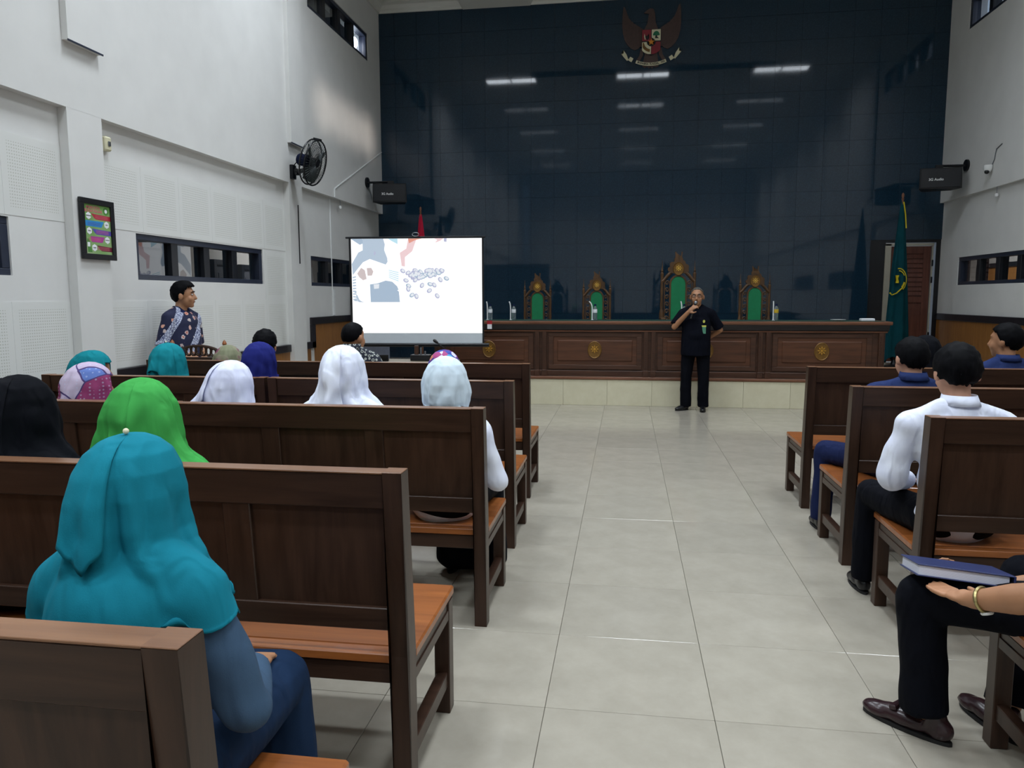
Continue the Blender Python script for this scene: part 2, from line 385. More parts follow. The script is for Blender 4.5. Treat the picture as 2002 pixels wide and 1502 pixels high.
# front wall: black granite slabs
fb = B_(); DX0, DX1, DZ = 4.27, 4.90, 2.295
us = [XL-.2, DX0-.08, DX1+.06, XR+.2]
box(fb, us[0], us[1], YF, YF+.2, 0, ZC); box(fb, us[2], us[3], YF, YF+.2, 0, ZC); box(fb, us[1], us[2], YF, YF+.2, DZ+.05, ZC)
WALL_F = struct('wall_front', fb, G['granite_trim'])
gb = B_(); box(gb, -.1992, .1992, -.01, .01, -.1992, .1992, .0008); gme = mesh_of('granite_slab', gb); gme.materials.append(G['granite'])
slabs = []; nC = 24; x00 = .345-nC/2*.4
rest = B_()
for i in range(nC):
    for r in range(15):
        x = x00+.4*(i+.5); z = ZP+.2+.4*r
        if x+.2 > DX0-.06 and x-.2 < DX1+.06 and z-.2 < DZ+.05: continue
        if x < XL-.1 or x > XR+.1: continue
        slabs.append((z > 5.9, z < 1.0, x, z))
slabs.sort()
for k, (_, _, x, z) in enumerate(slabs):
    if k < 300: obj('granite_slab', gme, None, WALL_F, loc=(x, YF-.010, z))
    else: box(rest, x-.1985, x+.1985, YF-.02, YF, z-.1985, z+.1985)
o = obj('edge_slabs', rest, G['granite'], WALL_F); o['kind'] = 'stuff'
# rear wall, plain with a dark double door (seen only as a reflection)
rb = B_(); box(rb, XL-.2, XL+.08, YB-.2, YB, 0, ZC); box(rb, XL+.30, XR+.2, YB-.2, YB, 0, ZC); box(rb, XL+.08, XL+.30, YB-.2, YB, 0, .3); box(rb, XL+.08, XL+.30, YB-.2, YB, 6.1, ZC); WALL_B = struct('wall_rear', rb, G['wall_paint'])
# ceiling with crown moulding and a stepped border
cb = B_(); box(cb, XL-.25, XR+.25, YB-.2, YF+.2, ZC, ZC+.2); CEIL = struct('ceiling', cb, G['ceiling_paint'])
def crown(name, pts, rot):
    pass
cm = B_()
prof = [(0, 0), (.16, 0), (.16, -.03), (.10, -.05), (.06, -.10), (.03, -.12), (.03, -.16), (0, -.16)]
prism(cm, [(YF-.02-a, ZC+b) for a, b in prof], XLU-.0, XRU, 'yz')
struct('trim_1', cm, G['ceiling_paint'])
for side in (-1, 1):
    cm = B_(); Xu = XLU if side < 0 else XRU
    prism(cm, [(Xu-side*a, ZC+b) for a, b in prof], YB, YF-.02, 'xz'); struct('trim_%d' % (2 if side < 0 else 3), cm, G['ceiling_paint'])
# dropped ceiling bulkhead ends near the granite wall
cm = B_(); prism(cm, [(-2.95, ZC), (-1.55, ZC), (-1.67, ZC-.17), (-2.83, ZC-.17)], 12.05, YF-.03, 'xz')
struct('trim_4', cm, G['ceiling_paint'])
# stage platform
sb = B_(); box(sb, XL-.02, XR+.02, YP, YF+.02, 0, ZP-.012); STAGE = struct('floor_stage', sb, G['stage_tile'])
nb = B_(); box(nb, XL, XR, YP-.025, YP+.07, ZP-.035, ZP, .006); obj('nosing', nb, G['desk_top'], STAGE)
nb = B_(); box(nb, -.2985, .2985, -.006, .006, -.176, .176, .001); sme = mesh_of('riser_tile', nb); sme.materials.append(G['stage_tile'])
for k in range(-7, 9): 
    x = .06+.6*k
    if XL+.2 < x < XR-.2: obj('riser_tile', sme, None, STAGE, loc=(x, YP-.006, .177))
nb = B_(); box(nb, -.2985, .2985, -.2985, .2985, -.012, 0, .001); sme2 = mesh_of('stage_tile', nb); sme2.materials.append(G['floor_tile'])
for k in range(-7, 9):
    for j in range(5):
        x = .06+.6*k
        if XL+.2 < x < XR-.2: obj('stage_tile', sme2, None, STAGE, loc=(x, YP+.37+.6*j, ZP+.0))
# wainscot + black rails
def wains(side):
    X = XL if side < 0 else XR; s = -side; n = 0
    w_ = B_()
    box(w_, X, X+s*.012, YB, YP-.2, 0, .77); box(w_, X, X+s*.012, YP-.06, YF-.03, ZP, 1.11)
    o = struct('trim_%d' % (5 if side < 0 else 6), w_, G['wainscot'])
    r = B_()
    box(r, X, X+s*.035, YB, YP-.06, .765, .86, .006); box(r, X, X+s*.035, YP-.19, YP-.06, .77, 1.10, .004)
    box(r, X, X+s*.035, YP-.19, YF-.04, 1.10, 1.20, .006)
    obj('rail', r, G['rail_black'], o)
    bb = B_(); box(bb, X, X+s*.02, YB, YP-.2, 0, .12, .004); obj('baseboard', bb, G['rail_black'], o)
wains(-1); wains(1)
# --- windows
def window(n, X, y0, y1, z0, z1, side, frame=('frame_dark', 'mullion')):
    o = bpy.data.objects.new('window_%d' % n, None); COL.objects.link(o); o['kind'] = 'structure'
    o.location = (X, (y0+y1)/2, z0); s = side; L = y1-y0; H = z1-z0
    f = B_()
    for a, b, c, d in ((-L/2, L/2, 0, .05), (-L/2, L/2, H-.055, H), (-L/2, -L/2+.05, .05, H-.055), (L/2-.07, L/2, .05, H-.055)):
        box(f, s*.012, s*.13, a, b, c, d, .004)
    obj('window_frame', f, G[frame[0]], o)
    pitch = (L-.10)/4
    for k in range(1, 4):
        m = B_(); yy = -L/2+.04+pitch*k; box(m, s*.02, s*.14, yy-.055, yy+.055, .045, H-.05, .004); obj('mullion', m, G[frame[1]], o)
    for k in range(4):
        g = B_(); a = -L/2+.04+pitch*k+.04; b = a+pitch-.08; box(g, s*.062, s*.066, a, b, .045, H-.05); obj('pane', g, G['glass'], o)
    return o
n = 1
for a, c in WL: window(n, XL, a, c, *WZ, -1); n += 1
for a, c in UL: window(n, XLU, a, c, *UZ, -1); n += 1
for a, c in WR: window(n, XR, a, c, *WZ, 1); n += 1
for a, c in UR: window(n, XRU, a, c, *UZ, 1); n += 1
SW = bpy.data.objects.new('window_9', None); COL.objects.link(SW); SW['kind'] = 'structure'; SW.location = (XL+.19, YB, .3)
f_ = B_(); box(f_, -.11, -.09, -.1, -.02, 0, 5.8); box(f_, .09, .11, -.1, -.02, 0, 5.8); obj('window_frame', f_, G['frame_dark'], SW)
f_ = B_(); box(f_, -.09, .09, -.06, -.055, 0, 5.8); obj('pane', f_, G['glass'], SW)
# --- corridors beyond the lower windows
def corridor(side, nm):
    X0 = (XL-.18) if side < 0 else (XR+.18); X1 = -7.0 if side < 0 else 7.6; b = B_()
    box(b, X1, X1+side*.15, -3, 22, 0, 3.2)
    box(b, X0, X1, 22, 22.15, 0, 3.2); box(b, X0, X1, -3.15, -3, 0, 3.2); box(b, X0+side*.001, X1, -3, 22, 2.95, 3.2); box(b, X0+side*.001, X1, -3, 22, -.1, 0)
    if side < 0: box(b, X0, X0-side*.0-.1*0+side*.15, YF, 22, 0, 2.95)
    else: box(b, X0, X0+.15, YF, 22, 0, 2.95)
    return struct('wall_corridor_'+nm, b, G['corridor'])
plain('corridor', '#b9b4ad', .8, .03, 3)
corridor(-1, 'left'); corridor(1, 'right')
def corridor_door(n, X, y0, y1, h, side, leaf, lab=None):
    o = bpy.data.objects.new('door_%d' % n, None); COL.objects.link(o); o['kind'] = 'structure'; o.location = (X, (y0+y1)/2, 0)
    L = y1-y0; f = B_(); s = -side
    for a, b, c, d in ((-L/2, -L/2+.09, 0, h), (L/2-.09, L/2, 0, h), (-L/2+.09, L/2-.09, h-.09, h)): box(f, 0, s*.09, a, b, c, d, .004)
    obj('door_frame', f, G['mullion'], o)
    d = B_(); box(d, 0, s*.045, -L/2+.09, L/2-.09, .01, h-.09, .002); box(d, s*.045, s*.055, -L/2+.2, L/2-.2, 1.1, h-.22, .004); obj('door_leaf', d, leaf, o)
plain('leaf_dark', '#24262c', .5); plain('leaf_grey', '#4a4b50', .5)
corridor_door(2, -7.0, 12.05, 12.75, 2.13, -1, G['leaf_dark']); corridor_door(3, -7.0, 12.98, 13.75, 2.08, -1, G['leaf_grey'])
corridor_door(4, -7.0, 16.6, 18.9, 2.05, -1, G['leaf_dark']); corridor_door(5, 7.6, 15.9, 17.9, 2.15, 1, G['wainscot'])
corridor_door(6, -7.0, 8.0, 11.0, 2.3, -1, G['leaf_grey'])
# unseen tubes added to light the corridors behind the panes
def lamp_tube(x, y, z, W, lab):
    t = thing('added_corridor_lamp', lab, 'lamp', (x, y, z))
    b = B_(); box(b, -.05, .05, -.62, .62, -.05, 0, .004); obj('lamp_body', b, G['white_plastic'], t)
    b = B_(); tube(b, [(0, -.6, -.07), (0, .6, -.07)], .018, 8); obj('lamp_bulb', b, G['diffuser'], t, smooth=True)
    d = bpy.data.lights.new('corridor_fill', 'AREA'); d.shape = 'RECTANGLE'; d.size = .1; d.size_y = 1.2; d.energy = W; d.color = (1, .95, .9)
    o = bpy.data.objects.new('corridor_fill', d); COL.objects.link(o); o.parent = t; o.location = (0, 0, -.1)
lamp_tube(-5.9, 13.6, 2.95, 70, 'added fluorescent tube on the left corridor ceiling, beyond the low windows')
lamp_tube(6.2, 16.2, 2.95, 60, 'added fluorescent tube on the right corridor ceiling, beyond the low windows')
# glowing globe added for the bright sky in the high left window
t = thing('sky_globe', 'added glowing white globe standing for bright sky in the last pane of the high left window', 'lamp', (-4.50, 12.45, 5.64))
b = B_(); bmesh.ops.create_uvsphere(b, u_segments=20, v_segments=12, radius=.075); [setattr(v.co, 'z', v.co.z*1.35) for v in b.verts]; obj('globe', b, G['sky_glow'], t, smooth=True, ang=180)
b = B_(); tube(b, [(0, 0, .09), (0, 0, .20)], .012, 8); obj('globe_rod', b, G['black_metal'], t)
# dark eave soffits outside the high windows so that only dim panes are seen
e = B_(); box(e, XL-.19, XL-1.3, 9.5, 16, 6.10, 6.16); box(e, XL-1.24, XL-1.3, 9.5, 16, 4.2, 6.1); box(e, XL-.19, XL-1.3, 9.44, 9.5, 4.2, 6.16); box(e, XL-.19, XL-1.3, 9.5, 16, 4.2, 4.26); box(e, XL-.19, XL-1.3, 16, 16.06, 4.2, 6.16)
plain('soffit', '#5a5a5c', .9); struct('wall_eave_left', e, G['soffit'])
# --- front door (wood, louvred) in the granite wall
D = bpy.data.objects.new('door_1', None); COL.objects.link(D); D['kind'] = 'structure'; D.location = ((DX0+DX1)/2, YF, ZP)
dw = (DX1-DX0); h = DZ-ZP
f = B_()
box(f, -dw/2-.09, -dw/2+.0, -.03, .10, 0, h+.03, .003); box(f, dw/2+.0, dw/2+.02, -.01, .10, 0, h+.03, .003); box(f, -dw/2-.09, dw/2+.02, -.03, .10, h-.0, h+.035, .003)
plain('jamb', '#a9a596', .6, .05); obj('door_frame', f, G['jamb'], D)
l = B_(); box(l, -dw/2+.01, dw/2-.01, .02, .06, .01, h-.01); lf = obj('door_leaf', l, G['door_wood'], D)
for a, b_, c, d_ in ((-dw/2+.01, -dw/2+.12, .01, h-.01), (dw/2-.12, dw/2-.01, .01, h-.01), (-dw/2+.12, dw/2-.12, h-.13, h-.01), (-dw/2+.12, dw/2-.12, .98, 1.08), (-dw/2+.12, dw/2-.12, .01, .16)):
    q = B_(); box(q, a, b_, 0, .03, c, d_, .004); obj('stile', q, G['door_wood'], lf)
q = B_()
for k in range(9):
    z = 1.10+k*.075; prism(q, [(.0, z), (.022, z+.065), (.028, z+.065), (.006, z)], -dw/2+.12, dw/2-.12, 'yz')
sl = q; sl_me = None
bm_all = q; obj('louvre', q, G['door_wood'], lf)
for z in (.45, 1.35, 1.62): 
    q = B_(); box(q, dw/2-.005, dw/2+.02, -.035, -.02, z-.05, z+.05, .003); obj('hinge', q, G['black_metal'], D)
# --- ceiling troffers
t = NT('diffuser_mid'); MATS['diffuser_mid'] = t.set(color=(.8, .85, .9), rough=.6, emis=LAMP_C, es=4.0); MATS['diffuser_mid'].cycles.emission_sampling = 'NONE'
def troffer(x, y, lit, lab):
    t = thing('ceiling_light', lab, 'ceiling light', (x, y, ZC-.045), 0, 'ceiling lights')
    b = B_()
    for a, c, d, e in ((-.62, .62, -.22, -.17), (-.62, .62, .17, .22), (-.62, -.57, -.17, .17), (.57, .62, -.17, .17), (-.02, .02, -.17, .17)): box(b, a, c, d, e, -.02, .044, .003)
    obj('light_frame', b, G['white_plastic'], t)
    for s in (-1, 1):
        b = B_(); box(b, s*.295-.27, s*.295+.27, -.168, .168, -.004, .012); obj('diffuser', b, G['diffuser'] if y > 8 else G['diffuser_mid'] if (x > 0 and x < 1 and y > 5) else G['diffuser_dim'], t)
    if lit > 0:
        d = bpy.data.lights.new('troffer_light', 'AREA'); d.shape = 'RECTANGLE'; d.size = 1.15; d.size_y = .34; d.energy = LAMP_W*lit; d.color = LAMP_C; d.spread = math.radians(150 if y > 8 else 128)
        o = bpy.data.objects.new('troffer_light', d); COL.objects.link(o); o.parent = t; o.location = (0, 0, -.03)
for j, y in enumerate((8.5, 5.75, 2.9, .0, -2.9)):
    for i, x in enumerate((-2.72, .30, 3.32)):
        lit = [(1.15, 1.0, .75), (1.0, .9, .65), (.9, .8, .6), (.95, .95, .85), (.9, .9, .9)][j][i]
        troffer(x, y, lit, '%s ceiling light in the %s row from the granite wall' % (('left', 'middle', 'right')[i], ('first', 'second', 'third', 'fourth', 'fifth')[j]))
b = B_(); box(b, -2.3, 3.4, 8.79, 8.87, ZC-.09, ZC-.001, .004); tag(obj('ceiling_rail', b, G['black_metal']), 'long black rail across the ceiling behind the front lights', 'rail')
# ================================================================== BENCHES
def make_bench(Lb):
    t = thing('wooden_bench', 'x', 'bench')
    W_, D_ = .055, .065; h = Lb/2
    # local origin: centre of bench on floor, y=0 rear face of rear posts, front = +y
    def post(x):
        b = B_(); lean = -.05
        v = box(b, x-W_/2, x+W_/2, 0, D_, 0, 1.0, .003)
        for q in b.verts:
            if q.co.z > .45: q.co.y += lean*(q.co.z-.45)/.55
        return b
    # rear posts need a mid cut for the lean
    def post2(x):
        b = B_()
        prism(b, [(0, 0), (D_, 0), (D_, .45), (D_-.05, 1.0), (-.05, 1.0), (0, .45)], x-W_/2, x+W_/2, 'yz'); return b
    for s in (-1, 1):
        obj('leg', post2(s*(h-W_/2)), G['bench_wood_z'], t)
        b = B_(); box(b, s*(h-W_), s*h, .485, .545, 0, .415, .003); obj('leg', b, G['bench_wood_z'], t)
        b = B_(); box(b, s*(h-W_+.008), s*(h-.006), D_, .487, .345, .415, .003); box(b, s*(h-.007), s*(h-.002), D_, .485, .35, .385, .001); obj('side_rail', b, G['bench_wood'], t)
        b = B_(); box(b, s*(h-W_+.008), s*(h-.008), D_, .487, .10, .155, .003); obj('stretcher', b, G['bench_wood'], t)
    def yb(z): return -.05*(z-.45)/.55 if z > .45 else 0
    def slab(x0, x1, z0, z1, y0, y1, bev=.003):
        b = B_(); box(b, x0, x1, y0, y1, z0, z1, bev)
        for q in b.verts: q.co.y += yb(q.co.z)
        return b
    i0, i1 = -h+W_, h-W_
    obj('top_rail', slab(i0, i1, .895, .996, .006, D_-.004), G['bench_wood'], t)
    obj('rail_lit_top', slab(i0, i1, .996, 1.001, .004, D_-.002, .001), G['bench_lit_top'], t)  # thin paler layer paints the lit top of the rail
    for s in (-1, 1): obj('post_lit_top', slab(s*h-.028*(s+1), s*h+.028*(1-s), 1.0, 1.003, .0, D_, .001), G['bench_lit_top'], t)  # same painted light on the post tops
    obj('lower_rail', slab(i0, i1, .525, .595, .008, D_-.008), G['bench_wood'], t)
    mw = .085; pw = (i1-i0-2*mw)/3
    for k in range(3):
        a = i0+k*(pw+mw); obj('back_panel', slab(a, a+pw, .59, .90, .024, .042, 0), G['bench_wood_z'], t)
        if k < 2: obj('mullion', slab(a+pw, a+pw+mw, .592, .898, .012, D_-.012), G['bench_wood_z'], t)
    b = B_(); box(b, -h+W_*.0, h-W_*.0, D_-.0, .565, .415, .448, .006); box(b, i0, i1, .012, D_, .42, .448, .003); obj('seat', b, G['seat_wood'], t)
    b = B_(); box(b, i0, i1, .495, .525, .33, .415, .003); obj('apron', b, G['bench_wood'], t)
    b = B_(); box(b, i0, i1, .02, .05, .355, .418, .003); obj('apron', b, G['bench_wood'], t)
    return t
proto = make_bench(1.49); used = [0]
rowsL = [(5.41, -.68, 'front'), (4.28, -.63, 'second'), (3.205, -.60, 'third'), (2.0, -.60, 'fourth'), (.955, -.60, 'fifth')]
rowsR = [(5.41, 1.235, 'front'), (4.26, 1.20, 'second'), (3.215, 1.20, 'third'), (2.05, 1.205, 'fourth')]
def put_bench(x, y, lab):
    o = proto if not used[0] else dup(proto); used[0] = 1
    o.location = (x, y, 0); o['label'] = lab; o['group'] = 'wooden benches in two blocks'; return o
for y, xe, nm in rowsL:
    put_bench(xe-.745, y, 'dark wooden bench at the aisle end of the %s row, left block' % nm)
    put_bench(xe-.745-1.51, y, 'dark wooden bench nearer the left wall in the %s row, left block' % nm)
for y, xe, nm in rowsR:
    put_bench(xe+.745, y, 'dark wooden bench at the aisle end of the %s row, right block' % nm)
    if nm != 'fourth': put_bench(xe+.745+1.51, y, 'dark wooden bench nearer the right wall in the %s row, right block' % nm)
# ================================================================== JUDGES' DESK
def star_medallion(parent, x, y, z, w, h, name='medallion'):
    """gold oval with raised rim and an eight petalled rosette, facing -y"""
    b = B_(); N = 28
    def oval(s, yy): return [b.verts.new((x+s*w/2*math.cos(2*PI*k/N), yy, z+s*h/2*math.sin(2*PI*k/N))) for k in range(N)]
    rs = [oval(1, y), oval(1, y-.008), oval(.94, y-.014), oval(.87, y-.008), oval(.5, y-.006)]
    for a, c in zip(rs, rs[1:]):
        for k in range(N): b.faces.new((a[k], a[(k+1) % N], c[(k+1) % N], c[k]))
    b.faces.new(rs[-1]); b.faces.new(rs[0])
    m = obj(name, b, G['gold_dark'], parent, smooth=True, ang=30)
    b = B_(); r = w*.30
    for k in range(8):
        a = 2*PI*k/8; c_, s_ = math.cos(a), math.sin(a)
        pts = [(.35, 0), (.62, .17), (1, 0), (.62, -.17)]
        poly = [(x+r*(p*c_-q*s_), z+h*.05+r*(p*s_+q*c_)) for p, q in pts]; prism(b, poly, y-.006, y-.016)
    N2 = 10; prism(b, [(x+r*.3*math.cos(2*PI*k/N2), z+h*.05+r*.3*math.sin(2*PI*k/N2)) for k in range(N2)], y-.006, y-.017)
    obj('rosette', b, G['gold_bright'] if w < .15 else G['gold'], m)
    return m
DK = thing('judges_desk', 'long panelled wooden judges desk with gold medallions on the stage', 'desk', (0, 0, 0))
dx0, dx1, dyf, dyb = -2.68, 3.34, 10.43, 11.0
b = B_(); box(b, dx0, dx1, dyf, dyb, ZP, 1.06); obj('body', b, G['desk_wood'], DK)
b = B_(); prism(b, [(10.365, 1.105), (10.355, 1.12), (10.355, 1.14), (10.365, 1.15), (dyb+.03, 1.15), (dyb+.03, 1.105)], dx0-.06, dx1+.06, 'yz'); obj('desk_top', b, G['desk_top'], DK)
b = B_(); box(b, dx0+.02, dx1-.02, 10.42, dyb, 1.1495, 1.154, .001); obj('felt_top', b, G['green_felt'], DK)
b = B_(); prism(b, [(10.43, 1.02), (10.41, 1.03), (10.385, 1.075), (10.375, 1.105), (10.6, 1.105), (10.6, 1.02)], dx0-.035, dx1+.035, 'yz'); obj('cornice', b, G['rail_black'], DK)
b = B_(); box(b, dx0-.02, dx1+.02, 10.405, 10.45, 1.003, 1.022, .005); obj('bead', b, G['desk_top'], DK)
b = B_(); box(b, dx0-.01, dx1+.01, 10.405, 10.45, ZP, .47, .006); obj('plinth', b, G['desk_wood'], DK)
pil = [dx0+.06, -1.16, .325, 1.825, dx1-.055]
def pilaster(x):
    b = B_(); box(b, x-.028, x+.028, 10.395, 10.44, .47, 1.003, .003)
    for k in range(16):                                     # carved lozenges
        z = .52+k*.029; prism(b, [(x-.016, z), (x, z+.013), (x+.016, z), (x, z-.013)], 10.387, 10.396)
    o = obj('pilaster', b, G['desk_wood_z'], DK)
    b = B_(); box(b, x-.037, x+.037, 10.385, 10.44, ZP+.0, .475, .004); obj('pilaster_base', b, G['desk_wood'], o)
for k, x in enumerate(pil):
    if k in (0, 4): pilaster(x)
    else: pilaster(x-.05); pilaster(x+.05)
for a, c in zip(pil, pil[1:]):
    x0, x1 = a+.105, c-.105; P = None
    b = B_()
    for u0, u1, v0, v1 in ((x0, x1, .935, .985), (x0, x1, .485, .545), (x0, x0+.07, .545, .935), (x1-.07, x1, .545, .935)): box(b, u0, u1, 10.412, 10.432, v0, v1, .004)
    P = obj('panel_frame', b, G['desk_wood'], DK)
    b = B_(); box(b, x0+.07, x1-.07, 10.424, 10.435, .545, .935); box(b, x0+.125, x1-.125, 10.414, 10.43, .60, .885, .008); obj('raised_panel', b, G['desk_panel'], P)
    star_medallion(P, (a+c)/2, 10.414, .755, .19, .24)
# ================================================================== CARVED JUDGES' CHAIRS
def make_judge_chair():
    t = thing('carved_chair', 'x', 'chair')
    # local: faces -y, z=0 floor of the stage
    for s in (-1, 1):
        b = B_(); prof = [(.030, 0), (.030, .50), (.024, .52), (.030, .62), (.030, .70), (.024, .735), (.017, .76), (.021, .80), (.017, .9), (.020, 1.0), (.016, 1.10), (.019, 1.16), (.021, 1.2), (.011, 1.215), (.016, 1.235), (.008, 1.25), (.010, 1.265), (.005, 1.28), (.002, 1.36)]
        lathe(b, prof, 10, s*.198, 0); obj('back_post', b, G['carved'], t, smooth=True)
        b = B_(); box(b, s*.198-.03, s*.198+.03, -.47, -.42, 0, .62, .006); obj('leg', b, G['carved'], t)
        b = B_(); box(b, s*.198-.03, s*.198+.03, -.47, .0, .62, .66, .01); obj('armrest', b, G['carved'], t)
        b = B_()                                            # pierced scroll strip
        for k in range(6):
            z = .60+k*.088; pts = []
            for q in range(13):
                a = q/12*2.3*PI; r = .027*(1-q/15); pts.append((s*(.135)+r*math.cos(a)*(1 if k % 2 else -1), .0, z+.04+r*1.25*math.sin(a)))
            tube(b, pts, .0085, 6)
        box(b, s*.135-.03, s*.135+.03, -.008, .012, .5, .60, .004)
        tube(b, [(s*.163, 0, .55), (s*.166, 0, 1.12)], .007, 6)
        obj('scroll_carving', b, G['carved'], t)
        b = B_(); pts = [(s*.198, 0, 1.10), (s*.17, 0, 1.125), (s*.13, 0, 1.175), (s*.09, 0, 1.215), (s*.05, 0, 1.225)]
        tube(b, pts, [.022, .02, .022, .022, .018], 8); obj('shoulder', b, G['carved'], t, smooth=True)
    b = B_(); A = [(.108, .5), (.108, 1.07)] + [(.108*math.cos(a), 1.07+.115*math.sin(a)) for a in [PI*k/14 for k in range(1, 14)]] + [(-.108, 1.07), (-.108, .5)]
    I = [(.088, .5), (.088, 1.07)] + [(.088*math.cos(a), 1.07+.093*math.sin(a)) for a in [PI*k/14 for k in range(1, 14)]] + [(-.088, 1.07), (-.088, .5)]
    n = len(A)
    V = [[b.verts.new((x, y, z)) for x, z in L] for L, y in ((A, -.025), (I, -.025), (I, .02), (A, .02))]
    for q in range(4):
        P, Q = V[q], V[(q+1) % 4]
        for k in range(n-1): b.faces.new((P[k], P[k+1], Q[k+1], Q[k]))
    obj('back_frame', b, G['carved'], t)
    b = B_(); prism(b, I, -.018, .012); obj('back_upholstery', b, G['green_velvet'], t)
    b = B_(); N = 44; poly = []
    for k in range(N+1):
        a = -.25+ (PI+.5)*k/N; r = .100+.022*abs(math.sin(a*4.5)); poly.append((r*math.cos(a)*1.08, 1.25+r*math.sin(a)*1.02))
    prism(b, poly + [(-.09, 1.2), (.09, 1.2)], -.02, .02); obj('crest', b, G['carved'], t)
    b = B_(); prism(b, [(-.05, 1.34), (.05, 1.34), (.055, 1.375), (.04, 1.40), (.042, 1.43), (.044, 1.455), (.034, 1.455), (.03, 1.42), (.024, 1.395), (.01, 1.40), (.0, 1.425), (-.01, 1.40), (-.024, 1.395), (-.03, 1.42), (-.034, 1.455), (-.044, 1.455), (-.042, 1.43), (-.04, 1.40), (-.055, 1.375)], -.018, .018)
    for s in (-1, 1):
        bmesh.ops.create_icosphere(b, subdivisions=1, radius=.011, matrix=Matrix.Translation((s*.038, 0, 1.457)))
    obj('crown', b, G['carved'], t)
    star_medallion(t, 0, -.021, 1.255, .135, .165)
    b = B_(); box(b, -.2, .2, -.46, .0, .40, .45, .006); obj('seat_frame', b, G['carved'], t)
    b = B_(); box(b, -.19, .19, -.45, -.02, .45, .50, .018); obj('seat_cushion', b, G['green_velvet'], t)
    return t
jc = make_judge_chair()
for k, (x, s, lab) in enumerate([(-1.345, .99, 'carved wooden judge chair with green back, leftmost behind the desk'), (-.441, 1.005, 'carved wooden judge chair with green back, second from the left behind the desk'),
                            (.765, 1.195, 'tallest carved judge chair with green back, behind the speaking man'), (1.871, 1.045, 'carved wooden judge chair with green back, rightmost behind the desk')]):
    o = jc if k == 0 else dup(jc)
    o.location = (x, 11.6, ZP); o.scale = (s, s, s); o['label'] = lab; o['group'] = 'carved chairs behind the desk'
# ================================================================== THINGS ON THE DESK
def bottle(x, y, lab, blue=False):
    t = thing('water_bottle', lab, 'bottle', (x, y, 1.154), 0, 'water bottles on the judges desk')
    b = B_(); lathe(b, [(.0, 0), (.028, 0), (.031, .01), (.030, .05), (.031, .06), (.030, .10), (.031, .14), (.028, .165), (.014, .19), (.013, .2)], 14); obj('bottle_body', b, G['bottle_plastic'], t, smooth=True)
    b = B_(); lathe(b, [(.0, .198), (.016, .198), (.016, .222), (.0, .222)], 12); obj('cap', b, G['navy'], t)
    b = B_(); lathe(b, [(.0314, .10), (.0318, .102), (.0318, .148), (.0312, .15)], 14); obj('bottle_label', b, G['yellow'] if blue else G['white_paper'], t, smooth=True)
def straw(x, y, lab, bend):
    t = thing('drinking_straw', lab, 'straw', (x, y, 1.154), 0, 'white straws beside the bottles')
    b = B_(); tube(b, [(0, 0, 0), (0, 0, .17), (-.004*bend, 0, .20), (-.018*bend, 0, .235), (-.045*bend, 0, .262)], .0085, 8); obj('straw_tube', b, G['white_plastic'], t, smooth=True)
    b = B_(); box(b, -.014, .02, -.012, .012, 0, .006); obj('wrapper', b, G['white_paper'], t)
for x, sx, bd, nm in [(-1.936, -.040, .25, 'leftmost on the desk, close to the projection screen'), (-1.593, -.045, .45, 'second from the left, left of the first carved chair'), (-.431, -.04, 1.0, 'before the second carved chair'), (.80, -.035, .3, 'behind the speaking man'), (2.03, -.04, .05, 'rightmost, with a coloured wrapper')]:
    bottle(x, 10.78, 'small clear water bottle, ' + nm, 'coloured' in nm)
    straw(x+sx, 10.765, 'white bent straw beside the bottle ' + nm.replace(', with a coloured wrapper', ' on the desk'), bd)
b = B_(); lathe(b, [(.0, 0), (.05, 0), (.095, .012), (.098, .018), (.09, .018), (.05, .008), (0, .008)], 18); tag(obj('saucer', b, G['white_plastic'], smooth=True, loc=(2.79, 10.6, 1.154)), 'small white dish on the desk, left of the white carton', 'dish')
b = B_(); box(b, -.085, .085, -.05, .05, 0, .03, .004); box(b, -.08, .08, -.045, .045, .03, .034, .002); tag(obj('paper_carton', b, G['white_paper'], loc=(3.155, 10.6, 1.154)), 'flat white carton at the right end of the desk', 'carton')
t = thing('hanging_card', 'small red and white card hanging on the desk edge near the screen', 'card', (-1.87, 10.352, 1.04))
b = B_(); box(b, -.032, .032, -.002, .002, 0, .065); obj('card_lower', b, G['white_paper'], t)
b = B_(); box(b, -.035, .035, -.003, .002, .065, .115); obj('card_upper', b, G['red'], t)
# ================================================================== EMBLEM
EM = thing('eagle_emblem', 'dark eagle coat of arms with shield and ribbon high on the granite wall', 'emblem', (.350, YF-.022, 5.26))
def flat(name, poly, mat, y0, y1, par=EM):
    b = B_(); prism(b, poly, y0, y1); return obj(name, b, mat, par)
wing = [(.06, .52), (.11, .60), (.20, .66), (.30, .72), (.37, .80), (.405, .88), (.435, .97), (.46, .99), (.475, .85), (.478, .70), (.468, .58), (.44, .47), (.39, .38), (.33, .32), (.27, .29), (.21, .31), (.16, .36)]
for s in (1, -1):
    w_ = flat('wing', [(s*a, c) for a, c in wing], G['emblem_brown'], 0, -.02)
    for k in range(6):
        a = .14+.05*k; flat('feather', [(s*(a), .33+.012*k), (s*(a+.038), .34+.02*k), (s*(a+.075), .66+.045*k), (s*(a+.045), .64+.03*k)], G['emblem_brown'], -.02, -.025, w_)
flat('eagle_body', [(-.13, .30), (-.15, .45), (-.12, .60), (-.07, .70), (.07, .70), (.11, .60), (.15, .45), (.13, .30), (.09, .2), (-.09, .2)], G['emblem_brown'], 0, -.03)
flat('eagle_neck', [(-.07, .69), (-.05, .80), (-.045, .86), (.055, .86), (.06, .75), (.07, .69)], G['emblem_brown'], 0, -.029)
flat('eagle_head', [(-.045, .855), (-.125, .865), (-.085, .905), (-.03, .935), (.03, .925), (.055, .855)], G['emblem_brown'], 0, -.031)
